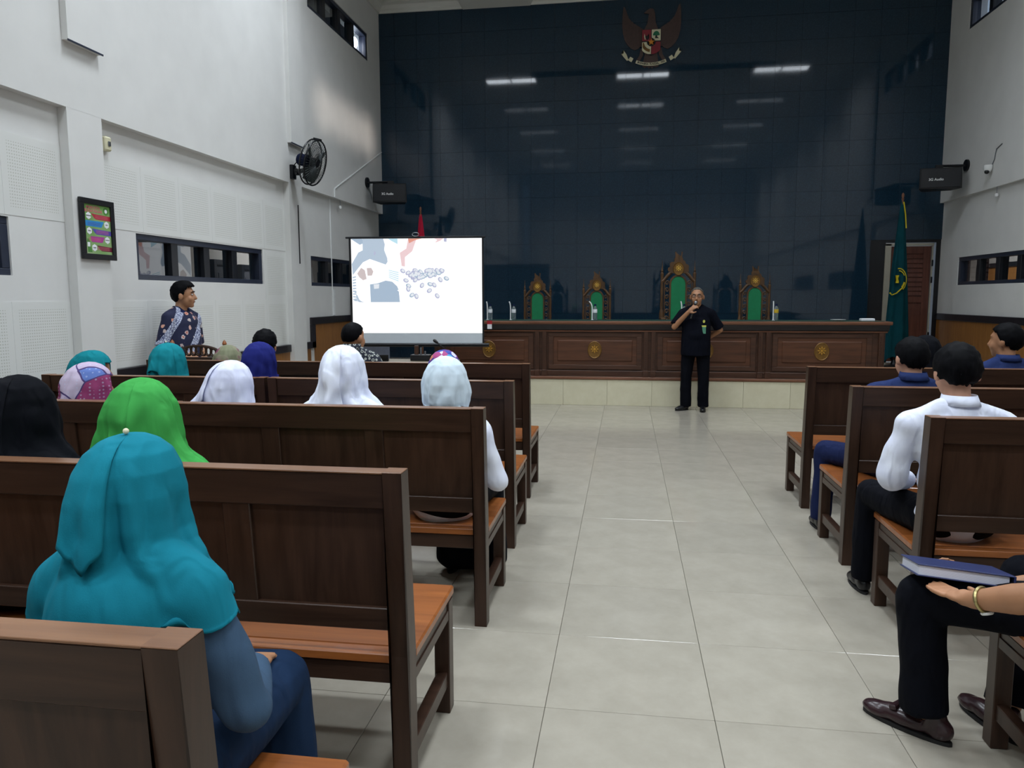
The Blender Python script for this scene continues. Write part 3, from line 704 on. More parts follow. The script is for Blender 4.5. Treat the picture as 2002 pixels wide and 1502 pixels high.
flat('tail', [(-.09, .28), (.09, .28), (.13, .02), (.08, .0), (.05, .02), (.02, -.015), (0, .015), (-.03, -.01), (-.06, .02), (-.1, .0), (-.14, .03)], G['emblem_brown'], 0, -.022)
for s in (1, -1): flat('leg', [(s*.12, .32), (s*.17, .30), (s*.19, .2), (s*.25, .11), (s*.19, .10), (s*.13, .2)], G['emblem_brown'], 0, -.026)
SH = flat('shield', [(-.155, .60), (.155, .60), (.155, .40), (.135, .30), (.09, .225), (0, .185), (-.09, .225), (-.135, .30), (-.155, .40)], G['emblem_black'], -.03, -.04)
flat('red_field', [(-.15, .595), (-.005, .595), (-.005, .42), (-.15, .42)], G['emblem_red'], -.04, -.044, SH); flat('cream_field', [(.005, .595), (.15, .595), (.15, .42), (.06, .42), (.06, .44), (.005, .47)], G['emblem_cream'], -.04, -.044, SH)
flat('bull_head', [(-.13, .54), (-.11, .505), (-.08, .50), (-.06, .505), (-.04, .535), (-.05, .49), (-.035, .46), (-.06, .43), (-.085, .45), (-.1, .48)], G['emblem_black'], -.044, -.047, SH)
flat('bull_blaze', [(-.115, .535), (-.103, .50), (-.095, .44), (-.108, .445), (-.117, .49)], G['emblem_cream'], -.047, -.049, SH)
flat('banyan_crown', [(.025, .50)] + [(.08+.055*math.cos(a), .50+.07*math.sin(a)) for a in [PI-PI*k/12 for k in range(13)]] + [(.135, .50)], G['emblem_green'], -.044, -.047, SH)
flat('banyan_trunk', [(.065, .50), (.095, .50), (.09, .47), (.125, .455), (.06, .455)], G['emblem_black'], -.044, -.047, SH)
arc = lambda r0, r1, a0, a1: [(r1*math.cos(a), .405+r1*math.sin(a)) for a in [a0+(a1-a0)*k/10 for k in range(11)]] + [(r0*math.cos(a), .405+r0*math.sin(a)) for a in [a1+(a0-a1)*k/10 for k in range(11)]]
flat('rice_field', [(x, z) for x, z in arc(.075, .19, PI+.02, 1.5*PI-.02) if True and x > -.152 or x > -1 and False] if False else [(max(x, -.15), max(z, .21)) for x, z in arc(.075, .20, PI+.03, 1.5*PI-.02)], G['emblem_cream'], -.04, -.044, SH)
flat('rice_ear', [(max(x, -.14), z) for x, z in arc(.12, .165, PI+.1, 1.5*PI-.15)], G['gold_dark'], -.044, -.047, SH)
flat('chain_field', [(min(x, .15), max(z, .20)) for x, z in arc(.075, .20, 1.5*PI+.02, 2*PI-.03)], G['emblem_red'], -.04, -.044, SH)
st = [(.058*(1 if k % 2 == 0 else .42)*math.sin(PI*k/5), .40+.058*(1 if k % 2 == 0 else .42)*math.cos(PI*k/5)) for k in range(10)]
flat('star', st, G['emblem_orange'], -.044, -.050, SH)
# ribbon
rib = []
RC, RZ, RR0, RR1 = 0, .68, .605, .655
def rarc(a0, a1, r0=RR0, r1=RR1, n=16): return [(r1*math.sin(a), RZ-r1*math.cos(a)) for a in [a0+(a1-a0)*k/n for k in range(n+1)]] + [(r0*math.sin(a), RZ-r0*math.cos(a)) for a in [a1+(a0-a1)*k/n for k in range(n+1)]]
RB = flat('ribbon', rarc(-.40, .40), G['emblem_cream'], -.03, -.04)
for s in (1, -1):
    flat('ribbon_loop', rarc(s*.50, s*.60, .60, .665, 4), G['emblem_cream'], -.03, -.038)
    flat('ribbon_end', [(s*.37, .14), (s*.40, .22), (s*.455, .30), (s*.448, .245), (s*.49, .235), (s*.44, .175), (s*.39, .12)], G['emblem_cream'], -.028, -.034)
txt = 'BHINNEKA TUNGGAL IKA'
for k, ch in enumerate(txt):
    if ch == ' ': continue
    a = -.36+.72*(k+.5)/len(txt); r = (RR0+RR1)/2
    me = text_mesh('letter', ch, .044, .0015, bold=True); me.materials.append(G['ink'])
    o = obj('letter', me, None, RB, loc=(r*math.sin(a), -.0415, RZ-r*math.cos(a))); o.rotation_euler = Euler((PI/2, -a, 0), 'XYZ')
# ================================================================== FLAGS
def flag(x, y, z0, top, mats, lab, r_top, r_bot, z_end, emblem=False, squash=.55):
    t = thing('flag_on_pole', lab, 'flag', (x, y, z0))
    H = top-z0
    b = B_(); tube(b, [(0, 0, .03), (0, 0, H-.1)], .014, 10); obj('pole', b, G['desk_top'], t, smooth=True)
    b = B_(); lathe(b, [(.0, H-.11), (.018, H-.105), (.02, H-.09), (.012, H-.08), (.022, H-.05), (.017, H-.02), (.0, H)], 10); obj('finial', b, G['desk_top'], t, smooth=True)
    b = B_(); lathe(b, [(0, 0), (.16, 0), (.16, .02), (.05, .05), (.03, .12), (0, .12)], 18); obj('flag_base', b, G['black_metal'], t, smooth=True)
    bm = B_(); N, K = 60, 30; rings = []; ph = random.uniform(0, 6)
    for j in range(K+1):
        v = j/K; z = H-.13-(H-.13-z_end)*v; R0 = r_top+(r_bot-r_top)*v**.75
        ring = []
        for k in range(N):
            a = 2*PI*k/N; f = 1+.22*math.sin(5*a+ph+.7*v)*min(1, v*2.5)+.10*math.sin(11*a+1.3*ph)*v
            ring.append(bm.verts.new((R0*f*math.cos(a), R0*squash*f*math.sin(a), z+(.05*math.sin(3*a+ph) if j == K else 0)*v)))
        rings.append(ring)
    for j in range(K):
        for k in range(N):
            f = bm.faces.new((rings[j][k], rings[j][(k+1) % N], rings[j+1][(k+1) % N], rings[j+1][k]))
            if len(mats) > 1 and j > K*.55: f.material_index = 1
    cl = obj('flag_cloth', bm, mats, t, smooth=True, ang=180)
    return t, cl
flag(-3.447, 12.6, ZP, 3.0, [G['red_flag'], G['white_flag']], 'red and white national flag hanging on a pole behind the screen', .018, .13, .95)
ft, fc = flag(4.08, 12.3, ZP, 3.02, [G['flag_green']], 'dark green flag with yellow emblem beside the wooden door', .018, .165, .12)
b = B_(); tube(b, [(.012, -.012, 2.49), (.04, -.03, 2.3), (.055, -.045, 2.1)], .009, 6); obj('fringe', b, G['felt_yellow'], fc)
def fz(z): # front surface depth of drape
    v = (2.5-z)/(2.5-.12); R0 = .018+.147*max(0, v)**.75; return -(R0*.55*1.28+.004)
def arcband(cx, cz, r0, r1, a0, a1, name):
    b = B_(); n = 12; A = []; 
    for k in range(n+1):
        a = a0+(a1-a0)*k/n
        A.append([b.verts.new((cx+r*math.cos(a)*.62, fz(cz+r*math.sin(a))-dd, cz+r*math.sin(a))) for r, dd in ((r0, 0), (r1, 0), (r1, .006), (r0, .006))])
    for p, q in zip(A, A[1:]):
        for i in range(4): b.faces.new((p[i], p[(i+1) % 4], q[(i+1) % 4], q[i]))
    b.faces.new(A[0]); b.faces.new(A[-1]); obj(name, b, G['felt_yellow'], fc)
ec = 1.33
arcband(-.02, ec, .165, .18, -.95, 1.75, 'emblem_ring'); arcband(-.02, ec, .13, .145, .5, 1.6, 'emblem_ring'); arcband(-.02, ec, .115, .15, -1.0, -.25, 'emblem_lettering')
b = B_(); prism(b, [(-.075, ec+.07), (-.02, ec+.07), (-.02, ec+.04), (-.035, ec+.02), (-.02, ec-.02), (-.02, ec-.045), (-.07, ec-.045), (-.06, ec)], fz(ec)-.012, fz(ec)-.004); obj('emblem_figure', b, G['felt_yellow'], fc)
b = B_(); tube(b, [(-.135, fz(1.1)*.8, 1.14), (-.11, fz(1.1)-.005, 1.105), (-.05, fz(1.12)-.008, 1.13), (.04, fz(1.2)-.01, 1.22)], .010, 6); obj('fringe', b, G['felt_yellow'], fc)
# ================================================================== PROJECTION SCREEN
def emat(name, c, k=1.0):
    t = NT(name); MATS[name] = t.set(color=(.05, .05, .05), rough=.9, emis=lin(c), es=k); MATS[name].cycles.emission_sampling = 'FRONT' if name == 'proj_white' else 'NONE'; return MATS[name]
emat('proj_white', '#fdfeff', 1.25); emat('proj_blue', '#b7c8da'); emat('proj_blue2', '#a9bdd2'); emat('proj_pink', '#f3d3d6'); emat('proj_red', '#e79a86'); emat('proj_brown', '#d2c4c4'); emat('proj_lilac', '#b9bcd8'); emat('proj_cyan', '#bfe6f5'); emat('proj_pale', '#e9eef5', 1.0)
plain('screen_cloth', '#cdd6de', .8, .02)
PS = thing('projection_screen', 'tripod projection screen showing coffee pictures, left of the judges desk', 'screen', (-2.583, 9.2, 0), math.radians(5))
W2, zb, zt = .842, .905, 2.205
b = B_(); box(b, -W2+.025, W2-.02, -.004, .004, zb, zt); obj('screen_sheet', b, G['screen_cloth'], PS)
b = B_(); box(b, -W2, -W2+.028, -.006, .006, zb, zt); box(b, W2-.022, W2, -.006, .006, zb, zt); obj('border', b, G['black_plastic'], PS)
b = B_(); tube(b, [(-W2-.03, 0, zb-.02), (W2+.06, 0, zb-.02)], .024, 12); obj('roller_case', b, G['black_metal'], PS, smooth=True)
b = B_(); box(b, -W2-.04, W2+.02, -.012, .012, zt, zt+.022, .004); obj('top_bar', b, G['black_metal'], PS)
b = B_(); tube(b, [(0, .05, .25), (0, .05, zt+.03)], .016, 10); obj('pole', b, G['black_metal'], PS, smooth=True)
for k in range(3):
    a = PI/2+2*PI*k/3; b = B_(); tube(b, [(0, .05, .42), (.5*math.cos(a), .05+.5*math.sin(a), .012)], .012, 8); obj('leg', b, G['black_metal'], PS, smooth=True)
b = B_(); pts = [(.042*math.cos(2*PI*k/20), -.015, zt+.045+.022*math.sin(2*PI*k/20)) for k in range(21)]; tube(b, pts, .005, 6, cap=False); obj('carry_handle', b, G['steel'], PS, smooth=True)
IM = B_(); zi = zb+.128; box(IM, -W2+.026, W2-.021, -.0052, -.0045, zi, zt-.004); IMG = obj('projected_image', IM, G['proj_white'], PS)
def uv(cx, cy): return (-W2+.026+(cx-60)/(1660-60)*(2*W2-.047), zt-.004-(cy-92)/(1265-92)*(zt-.004-zi))
def pict(name, pts, mat, d=.0006):
    b = B_(); pp = [uv(*q) for q in pts]; prism(b, pp, -.0053, -.0053-d); return obj(name, b, G[mat], IMG)
pict('picture_ground', [(62, 92), (648, 92), (650, 876), (62, 876)], 'proj_white', .0003)
pict('picture_shade', [(75, 540), (66, 400), (150, 260), (280, 195), (225, 130), (205, 92), (460, 92), (478, 160), (468, 230), (505, 330), (508, 375), (485, 410), (462, 330), (400, 250), (345, 210), (305, 290), (290, 340), (205, 380), (130, 470)], 'proj_blue')
pict('picture_shade', [(62, 92), (200, 92), (230, 140), (170, 165), (120, 130)], 'proj_blue2')
pict('picture_shade', [(520, 92), (636, 92), (636, 160), (560, 120)], 'proj_cyan')
pict('picture_shade', [(285, 655), (380, 642), (480, 608), (560, 622), (620, 680), (636, 722), (520, 760), (450, 812), (640, 745), (650, 876), (290, 876)], 'proj_blue2')
pict('picture_highlight', [(330, 655), (400, 650), (395, 705), (335, 712)], 'proj_pale', .0009)
pict('picture_cup', [(345, 240), (368, 262), (352, 296), (340, 290), (350, 268)], 'proj_lilac', .0009)
pict('picture_coffee', [(130, 520), (180, 448), (225, 478), (245, 588), (200, 603), (155, 565)], 'proj_brown'); pict('picture_coffee', [(250, 452), (305, 450), (330, 495), (312, 545), (258, 548)], 'proj_brown')
for k in range(9): pict('picture_stripe', [(72, 560+k*34), (112, 552+k*36), (118, 566+k*36), (72, 580+k*34)], 'proj_blue')
for k in range(6): pict('picture_stripe', [(80+k*8, 860-k*26), (96+k*10, 848-k*20), (215-k*18, 876), (195-k*18, 876)] if k < 4 else [(90, 700+k*10), (110, 700+k*10), (120, 715+k*10), (92, 712+k*10)], 'proj_blue')
for k in range(5): pict('picture_stripe', [(520, 475+k*22), (640, 505+k*26), (640, 516+k*26), (520, 484+k*22)], 'proj_cyan')
pict('picture_red', [(660, 265), (740, 215), (772, 150), (765, 92), (870, 92), (800, 180), (812, 248), (722, 320), (720, 435), (680, 430)], 'proj_pink')
pict('picture_red', [(765, 92), (930, 92), (850, 112), (775, 150)], 'proj_red', .0009); pict('picture_red', [(1080, 92), (1195, 92), (1160, 120), (1085, 150), (1120, 112)], 'proj_pink'); pict('picture_lilac', [(1200, 92), (1235, 92), (1232, 135), (1200, 132)], 'proj_lilac')
rng = random.Random(3); beans = [(760, 675), (755, 715), (925, 670), (1025, 655), (1075, 665), (1110, 800), (800, 790), (855, 805), (1015, 735), (1225, 585), (1150, 600)]
while len(beans) < 52:
    x, y = rng.uniform(680, 1240), rng.uniform(480, 640)
    if y-480 < (1240-x)*.33+10 and y < 480+ (x-650)*1.2+40: beans.append((x, y))
def bean(cx, cy, a, i):
    rx, ry = 35, 26; ol = []; il = []
    for k in range(14):
        t_ = 2*PI*k/14
        for L, s in ((ol, 1), (il, .62)):
            x, y = rx*s*math.cos(t_), ry*s*math.sin(t_); L.append((cx+x*math.cos(a)-y*math.sin(a)+(4 if s < 1 else 0), cy+x*math.sin(a)+y*math.cos(a)-(3 if s < 1 else 0)))
    o = pict('coffee_bean', ol, 'proj_lilac' if i % 3 else 'proj_blue2', .0006+.00002*i)
    b = B_(); prism(b, [uv(*q) for q in il], -.0053, -.0061-.00002*i); obj('bean_shine', b, G['proj_pale'], PS if False else IMG)
for i, (x, y) in enumerate(beans): bean(x, max(y, 488), rng.uniform(0, 3), i)
# ================================================================== FRAMED POSTER
t = NT('poster_green'); co = t.coord(); gr = t.n('ShaderNodeTexNoise', ins={'Scale': 3.0}); t.l(co, gr.inputs['Vector'])
MATS['poster_green'] = t.set(color=t.ramp(gr.outputs[0], [(.35, lin('#6fa352')), (.65, lin('#a9c08c'))]), rough=.35)
for nm, c in dict(p_red='#b03340', p_blue='#2f8fd0', p_violet='#5a4fb0', p_magenta='#b0409a', p_maroon='#6e2233', p_pink='#d4687c', p_green='#4e8a3c').items(): plain(nm, c, .4, .08)
FP = thing('framed_poster', 'black framed green poster with coloured ribbons on the left wall', 'poster', (XLU+.0, 5.752, 1.795))
FP.location = (-4.325, 5.752, 1.795)
fw_, fh_ = .405, .488
b = B_()
for a, c, d, e in ((-fw_/2, fw_/2, 0, .045), (-fw_/2, fw_/2, fh_-.045, fh_), (-fw_/2, -fw_/2+.045, .045, fh_-.045), (fw_/2-.045, fw_/2, .045, fh_-.045)): box(b, 0, .025, a, c, d, e, .003)
obj('frame', b, G['black_plastic'], FP)
b = B_(); box(b, .001, .012, -fw_/2+.04, fw_/2-.04, .04, fh_-.04); PP = obj('print', b, G['poster_green'], FP)
def pv(cx, cy):                                     # crop fraction -> local y,z
    return (-fw_/2+.045+cx*(fw_-.09), fh_-.045-cy*(fh_-.09))
def ppoly(name, pts, mat, d=.0005):
    b = B_(); prism(b, [pv(*q) for q in pts], .012, .012+d, 'yz'); return obj(name, b, G[mat], PP)
for k, (y, c, left) in enumerate([(.235, 'p_red', 1), (.385, 'p_blue', 0), (.54, 'p_violet', 1), (.70, 'p_magenta', 0), (.875, 'p_maroon', 1)]):
    hx = (.17 if k < 4 else .33) if left else .84
    if left: ppoly('ribbon', [(hx+.10, y-.055), (hx+.25, y-.045), (1, y-.03), (1, y+.065), (hx+.27, y+.06), (hx+.2, y+.03)], c)
    else: ppoly('ribbon', [(0 if k < 3 else .2, y-.055), (hx-.1, y-.055), (hx-.16, y+.02), (hx-.2, y+.065), (.03 if k < 3 else .24, y+.06)], c)
    ppoly('hexagon', [(hx+.10*math.cos(PI/6+PI/3*q), y+.075*math.sin(PI/6+PI/3*q)) for q in range(6)], 'white_paper', .0012)
    me = text_mesh('word', ('RINGKAS', 'RAPI', 'RESIK', 'RAWAT', 'RAJIN')[k], .013, .0003, bold=True); me.materials.append(G['ink'])
    yy, zz = pv(hx, y); o = obj('word', me, None, PP, loc=(.0135, yy, zz)); o.rotation_euler = (PI/2, 0, PI/2)
    for q in range(3): ppoly('text_line', [(.42 if left else .12, y-.02+q*.025), (.9 if left else .6, y-.02+q*.025), (.9 if left else .6, y-.012+q*.025), (.42 if left else .12, y-.012+q*.025)], 'p_pink' if k != 1 else 'p_violet', .0009)
for body, cy, sz in (('MARI KITA', .065, .034), ('BUDAYAKAN', .135, .034)):
    me = text_mesh('headline', body, sz, .0004, bold=True); me.materials.append(G['p_pink']); yy, zz = pv(.36, cy); o = obj('headline', me, None, PP, loc=(.0128, yy, zz)); o.rotation_euler = (PI/2, 0, PI/2)
ppoly('seal', [(.84+.105*math.cos(2*PI*q/20), .105+.08*math.sin(2*PI*q/20)) for q in range(20)], 'p_green'); ppoly('seal_core', [(.84+.05*math.cos(2*PI*q/12), .105+.04*math.sin(2*PI*q/12)) for q in range(12)], 'white_paper', .001)
ppoly('figure', [(.08, .70), (.14, .70), (.19, .78), (.2, .86), (.24, .97), (.08, .97), (.09, .86), (.05, .78)], 'p_green', .0008); ppoly('figure_apron', [(.07, .77), (.17, .77), (.17, .86), (.08, .86)], 'white_paper', .001)
# ================================================================== WALL FAN
FN = thing('wall_fan', 'black caged wall fan mounted on the left wall beam', 'fan', (XLU, 9.53, 3.10))
b = B_(); box(b, 0, .05, -.05, .05, -.09, .09, .006); obj('wall_bracket', b, G['black_metal'], FN)
b = B_(); tube(b, [(.05, 0, 0), (.17, -.03, .01), (.26, -.06, .05)], [.035, .028, .026], 10); box(b, .06, .10, -.038, .038, -.04, .04, .004); obj('arm', b, G['black_plastic'], FN)
b = B_(); tube(b, [(.04, -.02, .07), (.1, -.04, .12), (.15, -.05, .09), (.2, -.06, .1)], .007, 6); obj('cable', b, G['black_plastic'], FN)
HD = bpy.data.objects.new('fan_head', None)
hd_m = Matrix.Translation((.28, -.06, .115)) @ Vector((1, -.06, -.26)).to_track_quat('Z', 'Y').to_matrix().to_4x4()
def hobj(name, b, mat, smooth=True):
    bmesh.ops.transform(b, matrix=hd_m, verts=b.verts); return obj(name, b, mat, FN, smooth=smooth)
b = B_(); lathe(b, [(0, -.16), (.06, -.16), (.075, -.14), (.08, -.02), (.06, 0), (0, 0)], 18); hobj('motor', b, G['navy_dark'])
R_ = .285; b = B_()
for z, r in ((.02, R_), (.085, R_)): tube(b, [(r*math.cos(2*PI*k/36), r*math.sin(2*PI*k/36), z) for k in range(37)], .010, 6, cap=False)
box(b, -.02, .02, R_-.01, R_+.02, .0, .1); hobj('cage_rim', b, G['black_metal'])
b = B_()
for k in range(48):
    a = 2*PI*k/48; ca, sa = math.cos(a), math.sin(a)
    tube(b, [(.06*ca, .06*sa, .118), (.17*ca, .17*sa, .112), (R_*ca, R_*sa, .085)], .0034, 4); tube(b, [(.075*ca, .075*sa, .0), (R_*ca, R_*sa, .02)], .0034, 4)
for r in (.12, .2): tube(b, [(r*math.cos(2*PI*k/30), r*math.sin(2*PI*k/30), .112) for k in range(31)], .003, 4, cap=False)
hobj('cage_wires', b, G['wire_dark'])
plain('fan_blade', '#3b4442', .3)
for k in range(3):
    a0 = 2*PI*k/3+.4; b = B_(); P = []
    for i in range(5):
        r = .05+.2*i/4; wdt = .35+.3*math.sin(PI*min(1, (i+.6)/4.6))
        P.append([b.verts.new((r*math.cos(a0+u*wdt), r*math.sin(a0+u*wdt), .055+u*.045)) for u in (-1, -.5, 0, .5, 1)])
    for i in range(4):
        for j in range(4): b.faces.new((P[i][j], P[i+1][j], P[i+1][j+1], P[i][j+1]))
    r_ = bmesh.ops.solidify(b, geom=b.faces[:], thickness=.004); hobj('blade', b, G['fan_blade'])
b = B_(); lathe(b, [(0, .125), (.05, .122), (.06, .112), (.06, .03), (0, .03)], 16); hobj('hub', b, G['black_plastic'])
# ================================================================== LOUDSPEAKERS
def loud(x, y, z, rz, mx, lab):
    t = thing('loudspeaker', lab, 'speaker', (x, y, z), rz)
    b = B_(); prism(b, [(-.28, -.15), (.28, -.15), (.20, .15), (-.20, .15)], 0, .30, 'xy'); bmesh.ops.bevel(b, geom=b.edges[:], offset=.006, segments=1, affect='EDGES'); obj('cabinet', b, G['black_plastic'], t)
    b = B_(); box(b, -.265, .265, -.162, -.15, .015, .285, .004); obj('grille', b, G['mullion'], t)
    me = text_mesh('brand', '3G Audio', .05, .0008, bold=True); me.materials.append(G['white_plastic']); o = obj('lettering', me, None, t, loc=(-.03 if mx < 0 else -.06, -.1635, .13)); o.rotation_euler = (PI/2, 0, 0)
    b = B_(); box(b, -.05, .05, -.03, .03, .30, .36, .004); R = Matrix.Rotation(-rz, 3, 'Z'); e = R @ Vector((mx-x, .0, 0)); tube(b, [(0, 0, .345), (e.x*.97, e.y*.97, .345)], .018, 8); obj('bracket_arm', b, G['black_metal'], t)
    b = B_(); e2 = e.normalized(); u, v = frame_of(e2); q0 = e*.965; 
    pts = [Vector((e.x, e.y, .345))-e2*.03, Vector((e.x, e.y, .345))-e2*.001]; tube(b, pts, .085, 18); obj('wall_disc', b, G['black_metal'], t)
    b = B_(); box(b, e.x*.7-.03, e.x*.7+.03, e.y*.7-.01, e.y*.7+.01, .29, .325, .002); obj('tag', b, G['white_plastic'], t)
loud(-3.91, 12.45, 3.045, math.radians(8), XLU, 'black loudspeaker on a bracket at the left end of the granite wall')
loud(4.58, 12.35, 3.055, math.radians(-10), XRU, 'black loudspeaker on a bracket at the right end of the granite wall')
# ================================================================== SMALL WALL FITTINGS
t = thing('dome_camera', 'white dome security camera with cable on the right wall', 'camera', (XRU, 11.55, 3.22))
b = B_(); lathe(b, [(0, -.05), (.03, -.045), (.048, -.02), (.055, .02), (.055, .05), (0, .05)], 16); bmesh.ops.transform(b, matrix=Matrix.Translation((-.058, 0, 0)), verts=b.verts); obj('camera_body', b, G['white_plastic'], t, smooth=True)
b = B_(); bmesh.ops.create_icosphere(b, subdivisions=2, radius=.032, matrix=Matrix.Translation((-.075, -.015, -.04))); obj('lens', b, G['black_plastic'], t, smooth=True)
b = B_(); tube(b, [(-.01, .0, .05), (-.008, -.06, .12), (-.008, -.08, .2), (-.008, -.1, .25), (-.008, -.25, .29)], .006, 6); obj('cable', b, G['steel'], t)
for s, (x, y, lab) in enumerate([(XLU-.02, 11.28, 'small hook hanging under the left wall beam'), (XRU+.02, 11.42, 'small hook hanging under the right wall beam')]):
    t = thing('ceiling_hook', lab, 'hook', (x, y, 2.96)); b = B_(); tube(b, [(0, 0, 0), (0, 0, -.09)], .004, 6); obj('hook_wire', b, G['steel'], t)
    b = B_(); lathe(b, [(0, -.135), (.02, -.13), (.026, -.11), (.02, -.09), (0, -.085)], 10); obj('hook_ring', b, G['white_plastic'], t, smooth=True)
t = thing('wall_strips', 'thin white strips running up the left wall to the granite', 'trunking', (XLU, 11.0, 0))  # white strips: a sloping run, an upright run and a wider lower piece
b = B_(); tube(b, [(.006, .0, 3.09), (.006, 2.26, 4.03)], .010, 6); obj('sloping_run', b, G['white_plastic'], t)
b = B_(); tube(b, [(.006, .0, 2.97), (.006, .0, 3.09)], .009, 6); tube(b, [(XL-XLU+.006, .0, 1.21), (XL-XLU+.006, .0, 2.955)], .009, 6); obj('upright_run', b, G['white_plastic'], t)
b = B_(); box(b, XL-XLU, XL-XLU+.018, .02, .085, 1.205, 1.60, .003); obj('wide_strip', b, G['white_plastic'], t)
b = B_(); tube(b, [(0, 9.69, 1.93), (0, 9.69, 2.70)], .007, 6); o = obj('pull_rod', b, G['black_metal'], loc=(XLU+.008, 0, 0)); tag(o, 'thin dark rod fixed upright on the left wall column', 'rod')
t = thing('wall_sensor', 'small beige sensor under the beam beside the first left column', 'sensor', (XL, 6.02, 2.78)); b = B_(); box(b, 0, .05, -.04, .04, -.06, .06, .012); obj('sensor_body', b, G['emblem_cream'], t); b = B_(); box(b, .05, .06, -.015, .015, -.02, .02, .004); obj('sensor_lens', b, G['steel'], t)
# roll-up banner beside the screen
plain('banner_grey', '#6d7484', .7, .1); plain('banner_photo', '#7e7c74', .7, .55, 22); plain('banner_dark', '#4b5240', .7, .4, 18)
t = thing('roll_up_banner', 'grey roll-up banner with a crowd photo behind the left of the screen', 'banner', (-4.02, 11.6, ZP), math.radians(-8))
b = B_(); box(b, -.30, .32, -.004, .004, .06, 1.21); obj('banner_sheet', b, G['banner_grey'], t)
b = B_(); box(b, -.28, .31, -.006, -.004, .74, 1.02); obj('photo', b, G['banner_photo'], t); b = B_(); box(b, -.28, .31, -.0065, -.004, .66, .76); obj('photo_ground', b, G['banner_dark'], t)
b = B_(); box(b, -.24, .2, -.0055, -.004, 1.13, 1.145); obj('headline_bar', b, G['white_paper'], t)
b = B_(); box(b, -.32, .34, -.06, .06, 0, .06, .01); obj('banner_base', b, G['steel'], t); b = B_(); tube(b, [(0, .02, .06), (0, .02, 1.2)], .008, 6); obj('banner_pole', b, G['steel'], t)
# ================================================================== FRONT TABLE + THINGS
plain('table_beige', '#756c5c', .45, .06)
t = thing('clerk_table', 'low beige-topped table in front of the projection screen', 'table', (-2.48, 8.15, 0))
b = B_(); box(b, -.58, .58, -.40, .42, .735, .76, .005); obj('table_top', b, G['table_beige'], t)
b = B_(); box(b, -.55, .55, .36, .38, .2, .735, .003); obj('modesty_panel', b, G['desk_wood'], t)
for sx in (-1, 1):
    for sy in (-1, 1):
        b = B_(); box(b, sx*.53-.025, sx*.53+.025, sy*.37-.025+.01, sy*.37+.025+.01, 0, .735, .003); obj('leg', b, G['desk_wood_z'], t)
t = thing('gooseneck_microphone', 'black gooseneck microphone on the table before the screen', 'microphone', (-1.97, 8.42, .76))
b = B_(); lathe(b, [(0, 0), (.06, 0), (.06, .02), (.03, .035), (0, .035)], 14); obj('microphone_base', b, G['black_plastic'], t)
b = B_(); tube(b, [(0, 0, .03), (-.02, 0, .08), (-.07, 0, .13), (-.16, 0, .20)], .006, 8); obj('gooseneck', b, G['black_metal'], t, smooth=True)
b = B_(); tube(b, [(-.15, 0, .193), (-.165, 0, .205), (-.19, 0, .225), (-.205, 0, .235)], [.008, .016, .02, .012], 10); obj('microphone_head', b, G['black_plastic'], t, smooth=True)
b = B_(); box(b, -.14, .14, -.10, .10, 0, .004); tag(obj('paper_sheet', b, G['white_paper'], loc=(-2.20, 8.0, .76)), 'white paper sheets on the table before the screen', 'paper')
t = thing('laptop', 'black laptop at the left end of the table before the screen', 'laptop', (-2.80, 8.28, .76), math.radians(15))
b = B_(); box(b, -.13, .13, -.09, .09, 0, .016, .004); obj('laptop_base', b, G['black_plastic'], t)
b = B_(); prism(b, [(-.09, .016), (-.083, .016), (-.12, .075), (-.127, .075)], -.13, .13, 'yz'); obj('laptop_lid', b, G['black_plastic'], t)
t = thing('sound_mixer', 'small black equipment stand with steel clips on the front table', 'equipment', (-2.30, 8.36, .76))
b = B_(); box(b, -.12, .10, -.06, .06, 0, .07, .006); obj('mixer_body', b, G['black_plastic'], t); b = B_(); tube(b, [(.0, -.03, .07), (.0, -.03, .15)], .012, 8); tube(b, [(.05, -.03, .07), (.05, -.03, .11)], .01, 8); obj('clip', b, G['steel'], t); b = B_(); tube(b, [(-.06, 0, .07), (-.06, 0, .17)], .025, 10); obj('mixer_knob', b, G['desk_wood_z'], t)
# carved court chair left of the front row
t = thing('crested_chair', 'dark carved chair with pierced crest and turned finial beside the standing man', 'chair', (-3.755, 6.22, 0))
for s in (-1, 1):
    b = B_(); lathe(b, [(.024, 0), (.024, .93), (.030, .94), (.02, .965), (.028, .985), (.016, 1.005), (.024, 1.03), (.012, 1.055), (.020, 1.075), (.014, 1.095), (0, 1.112)], 12, s*.25, 0); obj('back_post', b, G['seat_wood'], t, smooth=True)
    b = B_(); box(b, s*.25-.024, s*.25+.024, .40, .45, 0, .45, .004); obj('leg', b, G['bench_wood_z'], t)
for z0, z1 in ((.90, .955), (.55, .60)):
    b = B_(); box(b, -.23, .23, -.015, .018, z0, z1, .004); obj('back_rail', b, G['bench_wood'], t)
b = B_(); box(b, -.2, .2, -.006, .01, .6, .9); obj('back_panel', b, G['bench_wood_z'], t)
b = B_()
for k in range(9):
    x = -.19+.0475*k; hh = .045+.055*math.cos(x/.2*PI/2)
    pts = [(x+.026*math.cos(a)*(1 if k % 2 else -1), 0, .965+hh*.5+hh*.45*math.sin(a)) for a in [2*PI*q/10 for q in range(11)]]; tube(b, pts, .011, 6)
tube(b, [(.23*math.cos(a), 0, .955+.10*math.sin(a)) for a in [PI*q/16 for q in range(17)]], .013, 6)
obj('pierced_crest', b, G['bench_wood'], t)
b = B_(); box(b, -.25, .25, -.01, .46, .43, .47, .008); obj('seat', b, G['seat_wood'], t)
